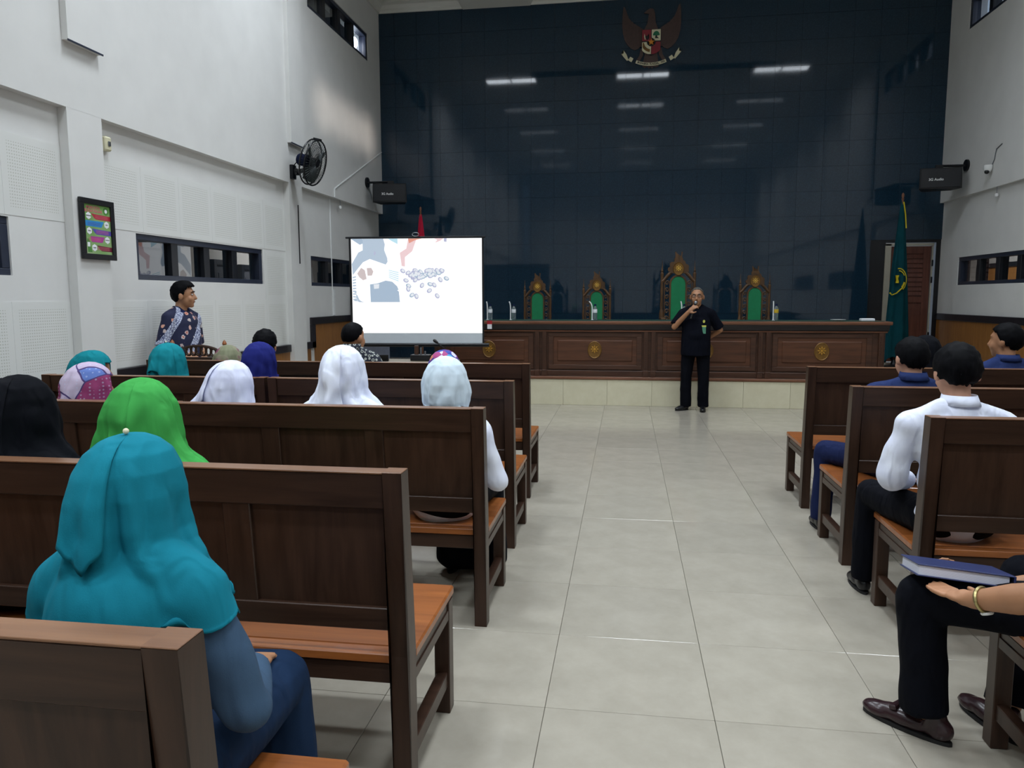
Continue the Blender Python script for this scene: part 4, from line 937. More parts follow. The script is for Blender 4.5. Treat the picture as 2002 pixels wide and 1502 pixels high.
# ================================================================== PEOPLE
V = Vector
def thicken(b, t):
    bmesh.ops.recalc_face_normals(b, faces=b.faces[:]); b.normal_update()
    fs = b.faces[:]; bd = [e for e in b.edges if e.is_boundary]
    nv = {v: b.verts.new(v.co-v.normal*t) for v in b.verts[:] if v.link_faces}
    for f in fs: b.faces.new([nv[v] for v in reversed(f.verts)])
    for e in bd:
        a, c = e.verts
        try: b.faces.new((a, c, nv[c], nv[a]))
        except ValueError: pass
def caps(bm, p0, p1, r0, r1, seg=12, ends=(1, 1)):
    p0, p1 = V(p0), V(p1)
    tube(bm, [p0, p1], [r0, r1], seg)
    if ends[0]: bmesh.ops.create_icosphere(bm, subdivisions=2, radius=r0, matrix=Matrix.Translation(p0))
    if ends[1]: bmesh.ops.create_icosphere(bm, subdivisions=2, radius=r1, matrix=Matrix.Translation(p1))
def chain(bm, pts, rs, seg=12, ends=(1, 1)):
    for i in range(len(pts)-1): caps(bm, pts[i], pts[i+1], rs[i], rs[i+1], seg, (ends[0] if i == 0 else 1, ends[1] if i == len(pts)-2 else 1))
def ell(bm, c, r, rot=None, sub=3):
    m = Matrix.Translation(V(c)) @ (rot.to_4x4() if rot else Matrix.Identity(4)) @ Matrix.Diagonal((*r, 1))
    bmesh.ops.create_icosphere(bm, subdivisions=sub, radius=1, matrix=m)
def voxelise(name, bm, vox=.012, smooth=6, fac=.5, disp=None):
    me = bpy.data.meshes.new(name); bm.to_mesh(me); bm.free()
    o = bpy.data.objects.new(name, me)
    r = o.modifiers.new('r', 'REMESH'); r.mode = 'VOXEL'; r.voxel_size = vox
    s = o.modifiers.new('s', 'SMOOTH'); s.iterations = smooth; s.factor = fac
    out = evaluated_mesh(o)
    bpy.data.objects.remove(o); bpy.data.meshes.remove(me); out.name = name
    if disp:
        n = len(out.vertices); co = np.empty(n*3); nn = np.empty(n*3); out.vertices.foreach_get('co', co); out.vertices.foreach_get('normal', nn)
        co = co.reshape(-1, 3); nn = nn.reshape(-1, 3); co += nn*disp(co)[:, None]; out.vertices.foreach_set('co', co.ravel()); out.update()
    out.polygons.foreach_set('use_smooth', [True]*len(out.polygons)); return out
def folds(amp, k=26, seed=0, dirv=(.35, .3, 1.0)):
    r = np.random.RandomState(seed); a = r.uniform(0, 6, 6)
    def f(c):
        x, y, z = c[:, 0], c[:, 1], c[:, 2]
        s = np.sin(k*x+.45*k*z+1.5*np.sin(9*z+a[0])+a[1])+np.sin(.7*k*y-.55*k*z+1.3*np.sin(7*x+a[2])+a[3])+.6*np.sin(1.7*k*z+.4*k*x+a[4])
        return amp*s*.5
    return f
def headprims(b, Mh, nose=True, s=1.0):
    def P(*q): return Mh @ V([c*s for c in q])
    R3 = Mh.to_3x3()
    ell(b, P(0, -.008, .018), (.076*s, .097*s, .094*s), R3); ell(b, P(0, .03, -.045), (.060*s, .068*s, .075*s), R3); ell(b, P(0, .062, -.098), (.030*s, .028*s, .022*s), R3)
    for sx in (-1, 1):
        ell(b, P(sx*.083, -.010, -.015), (.012*s, .022*s, .036*s), R3, 2); ell(b, P(sx*.036, .062, -.038), (.026*s, .026*s, .03*s), R3, 2)
    if nose:
        caps(b, P(0, .090, .012), P(0, .108, -.032), .008*s, .015*s); ell(b, P(0, .084, -.066), (.024*s, .014*s, .011*s), R3, 2); ell(b, P(0, .078, .03), (.05*s, .018*s, .012*s), R3, 2)
def head_matrix(c, yaw=0, pitch=0, roll=0): return Matrix.Translation(V(c)) @ Euler((pitch, roll, yaw), 'ZXY' if False else 'XYZ').to_matrix().to_4x4()
def hair(par, Mh, mat, puff=.012, line=None, name='hair', s=1.0, seed=1, spiky=.004, top=0, quiff=0):
    L = line or [(-1.01, -.84), (-.5, -.74), (-.25, -.5), (-.05, -.22), (.1, -.12), (.3, .28), (.6, .50), (1.01, .60)]
    ys, zs = [a for a, _ in L], [b for _, b in L]
    b = B_(); bmesh.ops.create_icosphere(b, subdivisions=4, radius=1)
    dead = [f for f in b.faces if f.calc_center_median().z < np.interp(f.calc_center_median().y, ys, zs)]
    bmesh.ops.delete(b, geom=dead, context='FACES')
    bmesh.ops.delete(b, geom=[v for v in b.verts if not v.link_faces], context='VERTS')
    for v in b.verts:
        d = v.co.copy(); n = noise.noise(V((d.x*16+seed, d.y*16, d.z*9)))*spiky+noise.noise(V((d.x*5+seed, d.y*5, d.z*5)))*spiky*1.2
        pf = puff+n+top*max(0, d.z)+quiff*max(0, d.y)*max(0, d.z)
        v.co = V((d.x*(.077+pf), d.y*(.098+pf)-.008, d.z*(.094+pf)+.018))*s
    thicken(b, .012)
    bmesh.ops.transform(b, matrix=Mh, verts=b.verts)
    return obj(name, b, G[mat], par, smooth=True, ang=180)
BELL = [(.128, .004, .004, .004), (.124, .030, .030, .03), (.112, .055, .058, .06), (.088, .080, .085, .088), (.05, .098, .105, .11), (0, .106, .112, .126), (-.05, .109, .11, .132), (-.09, .114, .105, .136), (-.125, .126, .10, .140), (-.16, .150, .11, .142), (-.20, .180, .13, .140), (-.245, .203, .15, .138), (-.30, .216, .165, .14), (-.36, .225, .175, .145)]
TUCK = [(.128, .004, .004, .004), (.124, .030, .030, .03), (.112, .055, .058, .06), (.088, .080, .085, .088), (.05, .098, .105, .11), (0, .107, .112, .126), (-.045, .111, .108, .132), (-.085, .108, .10, .128), (-.12, .096, .09, .110), (-.145, .082, .08, .09), (-.165, .078, .075, .08)]
def hijab(par, Mh, mat, table=BELL, wide=1.0, amp=.05, k=7, seed=0, sweep=0.0, zcut=-.36, N=88, K=52, flap=None, name='hijab', pin=False, tilt=0.0, crease=None, back=1.0, colliders=(), tail=None, relax=0):
    r = random.Random(seed); ph = [r.uniform(0, 6.3) for _ in range(6)]
    zs = [t_[0] for t_ in table][::-1]; cols = [[t_[i] for t_ in table][::-1] for i in (1, 2, 3)]
    def surf(phi, z, off=0.0):
        # phi = 0 at the back, +-pi at the front, + toward +x
        rx, rf, rb = [float(np.interp(z, zs, c_)) for c_ in cols]
        dn = max(0.0, min(1.0, (.115-z)/.46)); wd = 1+(wide-1)*min(1, dn*1.8)
        a = 1.45*amp*min(1, dn*2.0)**.8
        rd = lambda q: (1-abs(math.sin(q)))**1.6-.33
        f = 1+a*(1.5*rd(.5*k*phi+ph[0]+1.6*dn)+1.0*rd(.85*k*phi+ph[1]-2.4*dn)+.5*math.sin(k*1.9*phi+ph[2]+3*dn))+.022*math.sin(phi+ph[3])*(.4+dn)+.012*math.sin(3*phi+ph[3])
        f += .10*amp/.05*noise.noise(V((2.2*phi+seed, 14*z, seed)))*min(1, dn*2)**.6
        if crease:
            for pc, wc, dc in crease: f += dc*min(1, dn*2.5)*math.exp(-((phi-pc-.25*dn)/wc)**2)
        if tail: f += tail[2]*min(1, dn/.42)**2.2*math.exp(-((phi-tail[0])/tail[1])**2)
        sx, cy = math.sin(phi), -math.cos(phi)
        ry = rb*back if cy < 0 else rf
        p = V((rx*wd*f*sx+off*sx+sweep*dn*dn, ry*f*cy+off*cy, z+tilt*sx*dn))
        e_ = V((p.x/.100, (p.y+.005)/.110, (p.z-.010)/.110)); en = e_.length
        if en < 1.0 and p.z > -.12: p = V((e_.x/en*.100, e_.y/en*.110-.005, e_.z/en*.110+.010))+V((sx, cy, 0))*off
        w_ = Mh @ p
        for a_, b_, r_ in colliders:
            ab = b_-a_; u_ = max(0, min(1, (w_-a_).dot(ab)/max(1e-9, ab.length_squared))); c_ = a_+ab*u_; dv = w_-c_
            if dv.length < r_+.012+off*.6: w_ = c_+dv.normalized()*(r_+.012+off*.6)
        return w_
    b = B_(); rows = []
    for j in range(K+1):
        t_ = j/K; z = .128-(.128-zcut)*(t_**1.15)
        rows.append([surf(-PI+2*PI*i/N, z+(.02*math.sin(5*(-PI+2*PI*i/N)+ph[4])+.012*math.sin(9*(2*PI*i/N)+ph[5]) if j == K else 0)) for i in range(N)])
    VS = [[b.verts.new(p) for p in row] for row in rows]
    for j in range(K):
        z = .128-(.128-zcut)*(((j+.5)/K)**1.15)
        for i in range(N):
            phi = -PI+2*PI*(i+.5)/N
            if abs(abs(phi)-PI) < .72 and -.085 < z < .055: continue       # face opening
            b.faces.new((VS[j][i], VS[j][(i+1) % N], VS[j+1][(i+1) % N], VS[j+1][i]))
    b.faces.new(VS[0])
    if relax:
        b.normal_update(); Mi = Mh.inverted(); low = [v for j in range(K) for v in VS[j] if (Mi @ v.co).z < -.12 and (Mi @ v.co).y < .06 and v.link_faces and not v.is_boundary]
        for _ in range(relax): bmesh.ops.smooth_vert(b, verts=low, factor=.5, use_axis_x=True, use_axis_y=True, use_axis_z=True)
    thicken(b, .003)
    h = obj(name, b, G[mat], par, smooth=True, ang=180)
    if flap:
        # second layer falling over the back, its lower edge cut on the slant
        p0, p1, ztop, edge = flap
        b = B_(); nu, nv = 26, 22; gr = []
        for i in range(nu+1):
            phi = p0+(p1-p0)*i/nu; zl = float(np.interp(phi, [e[0] for e in edge], [e[1] for e in edge])) + .004*math.sin(23*phi)
            gr.append([b.verts.new(surf(phi*(.35+.65*min(1, .15+1.2*j/nv)) if False else phi, ztop+(zl-ztop)*j/nv, .006+.014*(j/nv)**.8)) for j in range(nv+1)])
        for i in range(nu):
            for j in range(nv): b.faces.new((gr[i][j], gr[i+1][j], gr[i+1][j+1], gr[i][j+1]))
        thicken(b, .003); obj('hijab_flap', b, G[mat], h, smooth=True, ang=180)
    if pin:
        b = B_(); p = Mh @ V((.0, -.02, .134)); bmesh.ops.create_icosphere(b, subdivisions=2, radius=.006, matrix=Matrix.Translation(p)); obj('pin', b, G['emblem_cream'], h, smooth=True)
    return h
def hand(b, wrist, d, up_, curl=.5, side=1, s=1.0):
    """palm + five fingers; d = pointing direction, up_ = back of the hand, side = thumb side sign"""
    d = V(d).normalized(); up_ = (V(up_)-d*V(up_).dot(d)).normalized(); lat = d.cross(up_).normalized()*side; w_ = V(wrist)
    R3 = Matrix((lat, d, up_)).transposed()
    ell(b, w_+d*.045*s, (.038*s, .050*s, .016*s), R3, 2); caps(b, w_-d*.01, w_+d*.03*s, .024*s, .026*s)
    for i, (off, L) in enumerate([(-.027, .062), (-.009, .072), (.010, .076), (.028, .068)]):
        p = w_+d*.085*s+lat*off*s; a = 0; pts = [p]
        for q in range(3):
            a += curl*(.9 if q == 0 else 1.0); dd = d*math.cos(a)-up_*math.sin(a); p = p+dd*L*s*(.42, .32, .26)[q]; pts.append(p)
        chain(b, pts, [.0095*s, .009*s, .0083*s, .007*s], 8)
    p = w_+d*.02*s+lat*.03*s; p1 = p+(d*.6+lat*.7-up_*.3*curl).normalized()*.04*s; p2 = p1+(d*.9+lat*.2-up_*.5*curl).normalized()*.034*s
    chain(b, [p, p1, p2], [.014*s, .011*s, .0085*s], 8)
def shoe(par, heel, toe, mat, zg=0.0, L=None, name='shoe'):
    h, t_ = V(heel), V(toe); d = (t_-h); d.z = 0; L = d.length; d.normalize(); lat = V((d.y, -d.x, 0)); R3 = Matrix((lat, d, V((0, 0, 1)))).transposed()
    b = B_(); h0 = V((h.x, h.y, zg))
    ell(b, h0+d*.045+V((0, 0, .045)), (.036, .05, .043), R3, 2); ell(b, h0+d*(L*.52)+V((0, 0, .036)), (.042, L*.36, .034), R3, 2); ell(b, h0+d*(L-.065)+V((0, 0, .028)), (.043, .07, .027), R3, 2)
    caps(b, h0+d*.06+V((0, 0, .05)), h0+d*.055+V((0, 0, .085)), .035, .034)
    me = voxelise(name, b, .007, 4)
    n = len(me.vertices); co = np.empty(n*3); me.vertices.foreach_get('co', co); co = co.reshape(-1, 3); co[:, 2] = np.maximum(co[:, 2], zg+.012); me.vertices.foreach_set('co', co.ravel())
    o = obj(name, me, G[mat], par)
    b = B_(); N = 22; pts = []
    for k in range(N):
        a = 2*PI*k/N; q = h0+d*(L*.5+L*.5*math.cos(a))+lat*((.033+.009*(1+math.cos(a))*.5)*math.sin(a)); pts.append((q.x, q.y))
    prism(b, pts, zg+.0005, zg+.014, 'xy'); obj('sole', b, G['sole'], o)
    return o
GRP = 'seated audience on the benches'
def seated(x, Y0, top, lab, sex='f', yaw=0, head_yaw=0, pitch=0, skin='skin', hij=None, hij_kw={}, top_mat='white_cloth', bot_mat='black_cloth', knees=(-.10, .10), elbows=(-.245, .245), hands=((-.06, .30), (.06, .30)), sh=None, vox=.014, hair_kw={}, hair_mat='hair_black', long_sleeve=True, collar=False, feet_back=0.0, cloth_vox=.012, sit=.21, shoe_m='shoe_black', lean=0.0, dsz=0.0, hs=1.0, slim=False):
    t = thing('person', lab, 'person', (x, Y0+sit, 0), yaw, GRP)
    man = sex == 'm'; sw = sh or (.195 if man else .172); sz = (top-.315 if man else top-.305)+dsz
    hc = V((0, .035+lean, top-.118*hs)); Mh = head_matrix(hc, head_yaw, pitch) @ Matrix.Scale(hs, 4)
    pel = V((0, -.02, .535)); chest = V((0, -.01+lean*.4, sz-.10)); nb = V((0, lean*.7, sz+.04))
    A = []
    for s, ex, hd in ((-1, elbows[0], hands[0]), (1, elbows[1], hands[1])):
        S_ = V((s*(sw-.012), -.005+lean*.6, sz-.035)); E_ = V((ex, .03, sz-.27)); W_ = V((hd[0]+s*.03, hd[1], .615)); A.append((S_, E_, W_))
    LG = []
    for kx, s in ((knees[0], -1), (knees[1], 1)):
        H_ = V((s*.085, -.0, .525)); K_ = V((kx, .435, .515)); An = V((kx*1.02, .46-feet_back, .09)); LG.append((H_, K_, An))
    def torso(b, g):
        ell(b, pel, (.155+g, .115+g, .11+g)); ell(b, (0, -.01, (pel.z+chest.z)/2), (.135+g, .105+g, .17+g)); ell(b, chest, (sw-.035+g, .105+g, .15+g))
        caps(b, (-sw+.03, 0+lean*.6, sz-.03), (sw-.03, 0+lean*.6, sz-.03), .050+g, .050+g); ell(b, (0, -.02+lean*.6, sz+.015), (.085+g, .06+g, .05+g))
        for s_ in (-1, 1): caps(b, (s_*.045, -.01+lean*.6, sz+.035), (s_*(sw-.02), lean*.6, sz-.025), .042+g, .046+g)
    b = B_(); torso(b, 0); caps(b, nb-V((0, .0, .03)), hc+V((0, -.02, -.05)), .055, .050); headprims(b, Mh)
    for S_, E_, W_ in A:
        chain(b, [S_, E_, W_], [.044, .036, .026]); hand(b, W_, V((-.25*np.sign(W_.x), 1, -.15)), V((0, .2, 1)), .35, -np.sign(W_.x), .95)
    for H_, K_, An in LG:
        chain(b, [H_, K_, An], [.075, .055, .036]); caps(b, An+V((0, -.01, -.045)), An+V((0, .11, -.06)), .026, .022)
    obj('body', voxelise('body', b, vox, 3), G[skin], t)
    b = B_(); torso(b, .014)
    for S_, E_, W_ in A:
        if long_sleeve: chain(b, [S_, E_, E_.lerp(W_, .86)], [.062, .062, .046] if man else ([.052, .052, .042] if slim else [.060, .054, .042]), ends=(1, 0))
        else: caps(b, S_, S_.lerp(E_, .72), .062, .064, ends=(1, 0))
    caps(b, nb-V((0, 0, .02)), nb+V((0, .0, .028)), .072, .062, ends=(1, 0))
    sh_o = obj('shirt' if man else 'blouse', voxelise('shirt', b, cloth_vox, 5, disp=folds(.0065, 30, int(abs(x*100)))), G[top_mat], t)
    if collar:
        b = B_(); N = 26; rr = []
        for zz, rad in ((.0, .078), (.042, .066)):
            rr.append([b.verts.new((rad*math.sin(a)*1.02, nb.y-.006-rad*math.cos(a)*1.0-.012*(1-zz/.042), nb.z+.022+zz-.016*(math.cos(a) < -.5))) for a in [-2.7+5.4*q/N for q in range(N+1)]])
        for q in range(N): b.faces.new((rr[0][q], rr[0][q+1], rr[1][q+1], rr[1][q]))
        thicken(b, .004); obj('collar', b, G[top_mat], sh_o, smooth=True, ang=180)
    b = B_(); ell(b, pel+V((0, 0, -.01)), (.168, .128, .095))
    for H_, K_, An in LG: chain(b, [H_, K_, An+V((0, 0, -.02))], [.09, .07, .062 if man else .085], ends=(1, 0))
    if not man:
        K0, K1 = LG[0][1], LG[1][1]; caps(b, K0, K1, .072, .072); caps(b, LG[0][2], LG[1][2], .08, .08); caps(b, (K0+K1)/2, (LG[0][2]+LG[1][2])/2, .07, .08)
    obj('trousers' if man else 'skirt', voxelise('trousers', b, cloth_vox, 5, disp=folds(.004, 24, 3)), G[bot_mat], t)
    for H_, K_, An in LG: shoe(t, An+V((0, -.05, 0)), An+V((0, .19, 0)), shoe_m)
    if hij:
        zz = (sz-hc.z)/hs; cw = -.012 if slim else 0
        cl = [(V((-sw+.03, lean*.6, sz-.03)), V((sw-.03, lean*.6, sz-.03)), .062), (V((0, 0, sz-.25)), V((0, -.005, sz-.06)), .130)] + [(S_, S_.lerp(E_, .5), .050 if slim else .060) for S_, E_, W_ in A] + [(V((s_*.045, -.01, sz+.035)), V((s_*(sw-.02), 0, sz-.025)), .056) for s_ in (-1, 1)]
        if 'table' not in hij_kw: hij_kw = {**hij_kw, 'table': BELL[:7]+[(zz+.105, .112, .108, .136), (zz+.075, .124, .10, .14), (zz+.045, .152, .11, .142), (zz+.015, sw+.012+cw*.3, .12, .142), (zz-.02, sw+.048+cw*.7, .13, .150), (zz-.06, sw+.07+cw, .14, .156), (zz-.12, sw+.09+cw, .15, .158), (zz-.22, sw+.11+cw, .16, .16)]}
        hijab(t, Mh, hij, **{'zcut': -.27, **hij_kw, 'colliders': cl})
    else: hair(t, Mh, hair_mat, **hair_kw)
    return t
cA, cB, cC, cD, cE = 5.41, 4.28, 3.205, 2.0, .955
# --- left block
seated(-.945, cE, 1.212, 'woman in a teal hijab and blue-grey blouse, nearest person on the left', hij='teal', top_mat='blue_grey', bot_mat='skirt_navy', elbows=(-.20, .215), hands=((-.08, .32), (.06, .30)), vox=.010, cloth_vox=.009, sh=.152, dsz=.035, knees=(-.11, .09), sit=.33, hs=.88, slim=True,
       hij_kw=dict(wide=1.0, amp=.040, k=6, seed=11, zcut=-.265, relax=6, back=1.10, N=140, K=90, pin=True, crease=[(.30, .09, -.10), (.62, .12, .09), (-.75, .16, .06), (.02, .07, -.05)], flap=(-1.25, .26, .126, [(-1.25, -.03), (-.9, -.055), (-.02, -.135), (.26, -.085)])))
seated(-2.04, cD, 1.213, 'woman in a black hijab at the left edge of the fourth row', hij='black_cloth', top_mat='black_cloth', bot_mat='black_cloth', sit=.24, hij_kw=dict(wide=1.15, amp=.06, k=5, seed=4, crease=[(.3, .2, .08)], back=1.15, flap=(-.9, .5, .12, [(-.9, -.12), (.5, -.2)])))
seated(-1.585, cD, 1.209, 'woman in a bright green hijab in the fourth row', hij='green_cloth', top_mat='green_cloth', bot_mat='black_cloth', sit=.24, hij_kw=dict(wide=1.25, amp=.06, k=5, seed=6, zcut=-.28, N=110, K=64, crease=[(-.45, .22, -.09), (.05, .14, .06)], sweep=.01, back=1.1, flap=(.35, 1.5, .118, [(.35, -.23), (1.5, -.25)])))
seated(-2.686, cC, 1.150, 'woman in a purple and blue patchwork hijab in the third row', hij='scarf_patchwork', top_mat='indigo', bot_mat='black_cloth', head_yaw=-.55, hij_kw=dict(wide=1.15, amp=.07, k=6, seed=8, sweep=-.04, crease=[(.0, .2, .06)], back=1.12))
seated(-1.915, cC, 1.166, 'woman in a white hijab swept to the left in the third row', hij='white_cloth', top_mat='white_cloth', bot_mat='black_cloth', head_yaw=-.3, hij_kw=dict(wide=.92, amp=.055, k=6, seed=21, sweep=-.04, zcut=-.24, crease=[(-.3, .12, .10), (.25, .15, -.05)], back=1.05, tail=(-1.25, .38, .75), flap=(-1.3, -.15, .126, [(-1.3, -.2), (-.6, -.16), (-.15, -.05)])))
seated(-1.341, cC, 1.245, 'woman in a long draped white hijab in the middle of the third row', hij='white_cotton', top_mat='white_cotton', bot_mat='black_cloth', hij_kw=dict(wide=1.0, amp=.07, k=6, seed=17, zcut=-.28, N=110, K=60, crease=[(-.15, .10, .09), (.35, .1, -.09), (.65, .12, .07)], back=1.1, flap=(-.8, .35, .126, [(-.8, -.22), (-.2, -.20), (.0, -.15), (.35, -.2)])))
seated(-.835, cC, 1.196, 'woman in a pale tucked white hijab and white blouse at the aisle, third row', hij='white_pale', top_mat='white_cotton', bot_mat='black_cloth', elbows=(-.22, .245), hands=((-.08, .30), (.07, .26)), knees=(-.08, .14), hij_kw=dict(table=TUCK, zcut=-.165, amp=.05, k=6, seed=5, crease=[(.2, .2, .05)]), sh=.18)
seated(-3.489, cB, 1.128, 'woman in a teal hijab turned right, behind the patchwork hijab', hij='teal_dark', top_mat='teal_dark', bot_mat='black_cloth', head_yaw=-1.15, pitch=-.1, hij_kw=dict(wide=1.1, amp=.065, seed=9, back=1.25))
seated(-2.946, cB, 1.181, 'woman in a teal hijab with pinned flap, left of the carved chair', hij='teal_dark', top_mat='teal_dark', bot_mat='black_cloth', hij_kw=dict(wide=.95, amp=.065, seed=10, zcut=-.3, sweep=.02, pin=True, flap=(-.9, .95, .126, [(-.9, -.09), (-.1, -.04), (.95, -.14)])))
seated(-2.315, cB, 1.192, 'woman in a navy blue hijab in the second row', hij='indigo', top_mat='indigo', bot_mat='black_cloth', head_yaw=-.4, hij_kw=dict(wide=.85, amp=.07, seed=12, zcut=-.28, crease=[(.3, .15, .08)]))
seated(-1.102, cB, 1.150, 'woman in a colourful floral scarf behind the pale white hijab', hij='scarf_bright', top_mat='indigo', bot_mat='black_cloth', hij_kw=dict(wide=.9, amp=.065, seed=13, zcut=-.26))
seated(-2.102, cA, 1.290, 'man in a dark batik shirt with cropped hair in the front row, before the screen', sex='m', top_mat='batik_dark', bot_mat='trousers', head_yaw=-.35, hair_kw=dict(puff=.005, spiky=.002, line=[(-1.01, -.55), (-.45, -.42), (-.15, -.1), (.05, .05), (.3, .30), (.6, .52), (1.01, .62)]), skin='skin', collar=True, long_sleeve=False, dsz=.045)
seated(-2.835, cA, 1.226, 'dark-haired person in the front row behind the navy hijab', sex='m', top_mat='navy_dark', bot_mat='trousers', hair_kw=dict(puff=.016, spiky=.005), sh=.165, elbows=(-.2, .2))
seated(-3.16, cA, 1.095, 'person in an olive and maroon scarf in the front row', hij='scarf_olive', top_mat='olive', bot_mat='black_cloth', sh=.14, elbows=(-.19, .18), hij_kw=dict(wide=1.1, amp=.065, seed=14, zcut=-.28))
# --- right block
seated(1.585, 4.26, 1.252, 'man in a navy shirt in the second row, right block, left of the white shirt', sex='m', top_mat='navy_shirt', bot_mat='navy', knees=(-.33, .1), elbows=(-.26, .25), head_yaw=.18, pitch=-.15, collar=True, skin='skin_light', hair_kw=dict(puff=.010, spiky=.004), sh=.215, dsz=.02)
seated(2.42, 4.26, 1.22, 'person in a navy shirt at the right edge of the second row', sex='m', top_mat='navy_shirt', bot_mat='trousers', collar=True, hair_kw=dict(puff=.010))
seated(1.405, 3.215, 1.275, 'man in a white shirt with black hair at the aisle, right block third row', sex='m', top_mat='white_cotton', bot_mat='trousers', knees=(-.20, .12), elbows=(-.245, .25), hands=((-.05, .30), (.08, .30)), pitch=-.22, collar=True, skin='skin_light', vox=.010, cloth_vox=.009, hair_kw=dict(puff=.016, spiky=.005), sh=.205, lean=.01)
seated(2.595, cA, 1.292, 'man in a navy jacket at the right edge of the front row', sex='m', top_mat='navy_shirt', bot_mat='trousers', head_yaw=.75, collar=True, skin='skin_tan', hair_kw=dict(puff=.012, spiky=.004), sh=.21)
seated(2.081, cA, 1.200, 'woman in a glossy black scarf in the front row of the right block', hij='black_cloth', top_mat='black_cloth', bot_mat='black_cloth', hij_kw=dict(wide=.8, amp=.03, seed=15, zcut=-.26))
# ------------------------------------------------------------------ standing people
def standing(name_lab, loc, rz, top, arms, feet, shirt, trous, hairm, skin='skin', head_yaw=0, pitch=0, belly=.0, vox=.008, hem=.72, hair_kw={}, sw=.195, shoe_m='shoe_black', grp=None, sleeve=.88):
    t = thing('person', name_lab, 'person', loc, rz)
    sz = top-.30; hc = V((0, .03, top-.118)); Mh = head_matrix(hc, head_yaw, pitch); pel = V((0, 0, .86*top/1.62)); nb = V((0, -.005, sz+.045))
    LG = [(V((s*.088, 0, pel.z-.04)), V((f[0].x*.9+s*.01, .02, .45)), f[0]+V((0, 0, .085))) for s, f in ((1, feet[0]), (-1, feet[1]))]
    def torso(b, g):
        ell(b, pel, (.155+g, .115+g, .12+g)); ell(b, (0, .015+belly*.5, pel.z+.14), (.145+g, .11+belly+g, .15+g)); ell(b, (0, 0, sz-.12), (sw-.03+g, .11+g, .16+g))
        caps(b, (-sw+.035, -.005, sz-.035), (sw-.035, -.005, sz-.035), .05+g, .05+g); ell(b, (0, -.02, sz+.01), (.085+g, .058+g, .05+g))
        for s_ in (-1, 1): caps(b, (s_*.045, -.012, sz+.03), (s_*(sw-.02), -.005, sz-.03), .042+g, .046+g)
    b = B_(); torso(b, 0); caps(b, nb-V((0, 0, .03)), hc+V((0, -.02, -.05)), .055, .052); headprims(b, Mh)
    for (S_, E_, W_, d, u, cu, sd) in arms:
        chain(b, [S_, E_, W_], [.046, .038, .027]); hand(b, W_, d, u, cu, sd)
    for H_, K_, An in LG: chain(b, [H_, K_, An], [.078, .055, .038]); 
    for (H_, K_, An), f in zip(LG, feet): caps(b, An+V((0, 0, -.03)), V(f[1])*.6+V(f[0])*.4+V((0, 0, .032)), .026, .022)
    obj('body', voxelise('body', b, vox, 2), G[skin], t)
    b = B_(); torso(b, .013); lathe(b, [(.2, hem), (1.0, hem), (1.0, pel.z), (1.0, pel.z+.12), (.97, pel.z+.24), (.88, pel.z+.33), (.6, pel.z+.38), (.2, pel.z+.4)], 22, 0, .008+belly*.35, .200*sw/.195, .138+belly*.5)
    for (S_, E_, W_, d, u, cu, sd) in arms: caps(b, S_, S_.lerp(E_, sleeve), .062, .070, ends=(1, 0))
    me = voxelise('shirt', b, .010, 5, disp=folds(.004, 26, 5)); n = len(me.vertices); co = np.empty(n*3); me.vertices.foreach_get('co', co); co = co.reshape(-1, 3)
    so = obj('shirt', me, G[shirt], t)
    b = B_(); N = 30; rr = []
    for zz, rad, dr in ((-.012, .085, .0), (.03, .063, 0), (.034, .066, 0), (-.004, .092, 0)):
        rr.append([b.verts.new((rad*math.sin(a)*1.05, nb.y+.002-rad*math.cos(a), nb.z+zz-.055*(max(0, -math.cos(a))**2))) for a in [-2.85+5.7*q/N for q in range(N+1)]])
    for A_, C_ in zip(rr, rr[1:]):
        for q in range(N): b.faces.new((A_[q], A_[q+1], C_[q+1], C_[q]))
    obj('collar', b, G['navy' if shirt == 'batik_navy' else shirt], so, smooth=True, ang=180)
    b = B_(); ell(b, pel+V((0, 0, -.02)), (.165, .122, .1))
    for H_, K_, An in LG: chain(b, [H_, K_, An+V((0, 0, -.035))], [.094, .074, .072], ends=(1, 0))
    obj('trousers', voxelise('trousers', b, .011, 4, disp=folds(.003, 22, 8)), G[trous], t)
    for f in feet: shoe(t, f[0]-(f[1]-f[0]).normalized()*.05, f[1], shoe_m)
    hair(t, Mh, hairm, **hair_kw)
    R3 = Mh.to_3x3()
    for s in (-1, 1):                                       # eyes and brows
        b = B_(); ell(b, Mh @ V((s*.032, .083, .003)), (.012, .008, .006), R3, 2); e = obj('eye', b, G['white_paper'], t, smooth=True)
        b = B_(); ell(b, Mh @ V((s*.032, .0895, .003)), (.005, .003, .005), R3, 2); obj('iris', b, G['ink'], e, smooth=True)
        b = B_(); tube(b, [Mh @ V((s*.014, .094, .026)), Mh @ V((s*.034, .093, .031)), Mh @ V((s*.052, .080, .024))], [.004, .005, .003], 6); obj('eyebrow', b, G[hairm], t)
    b = B_(); tube(b, [Mh @ V((-.024, .088, -.066)), Mh @ V((0, .0985, -.064)), Mh @ V((.024, .088, -.066))], [.003, .0045, .003], 6); plain('lip', '#6e3a34', .5) if 'lip' not in MATS else None; obj('mouth', b, G['lip'], t)
    return t, Mh, so
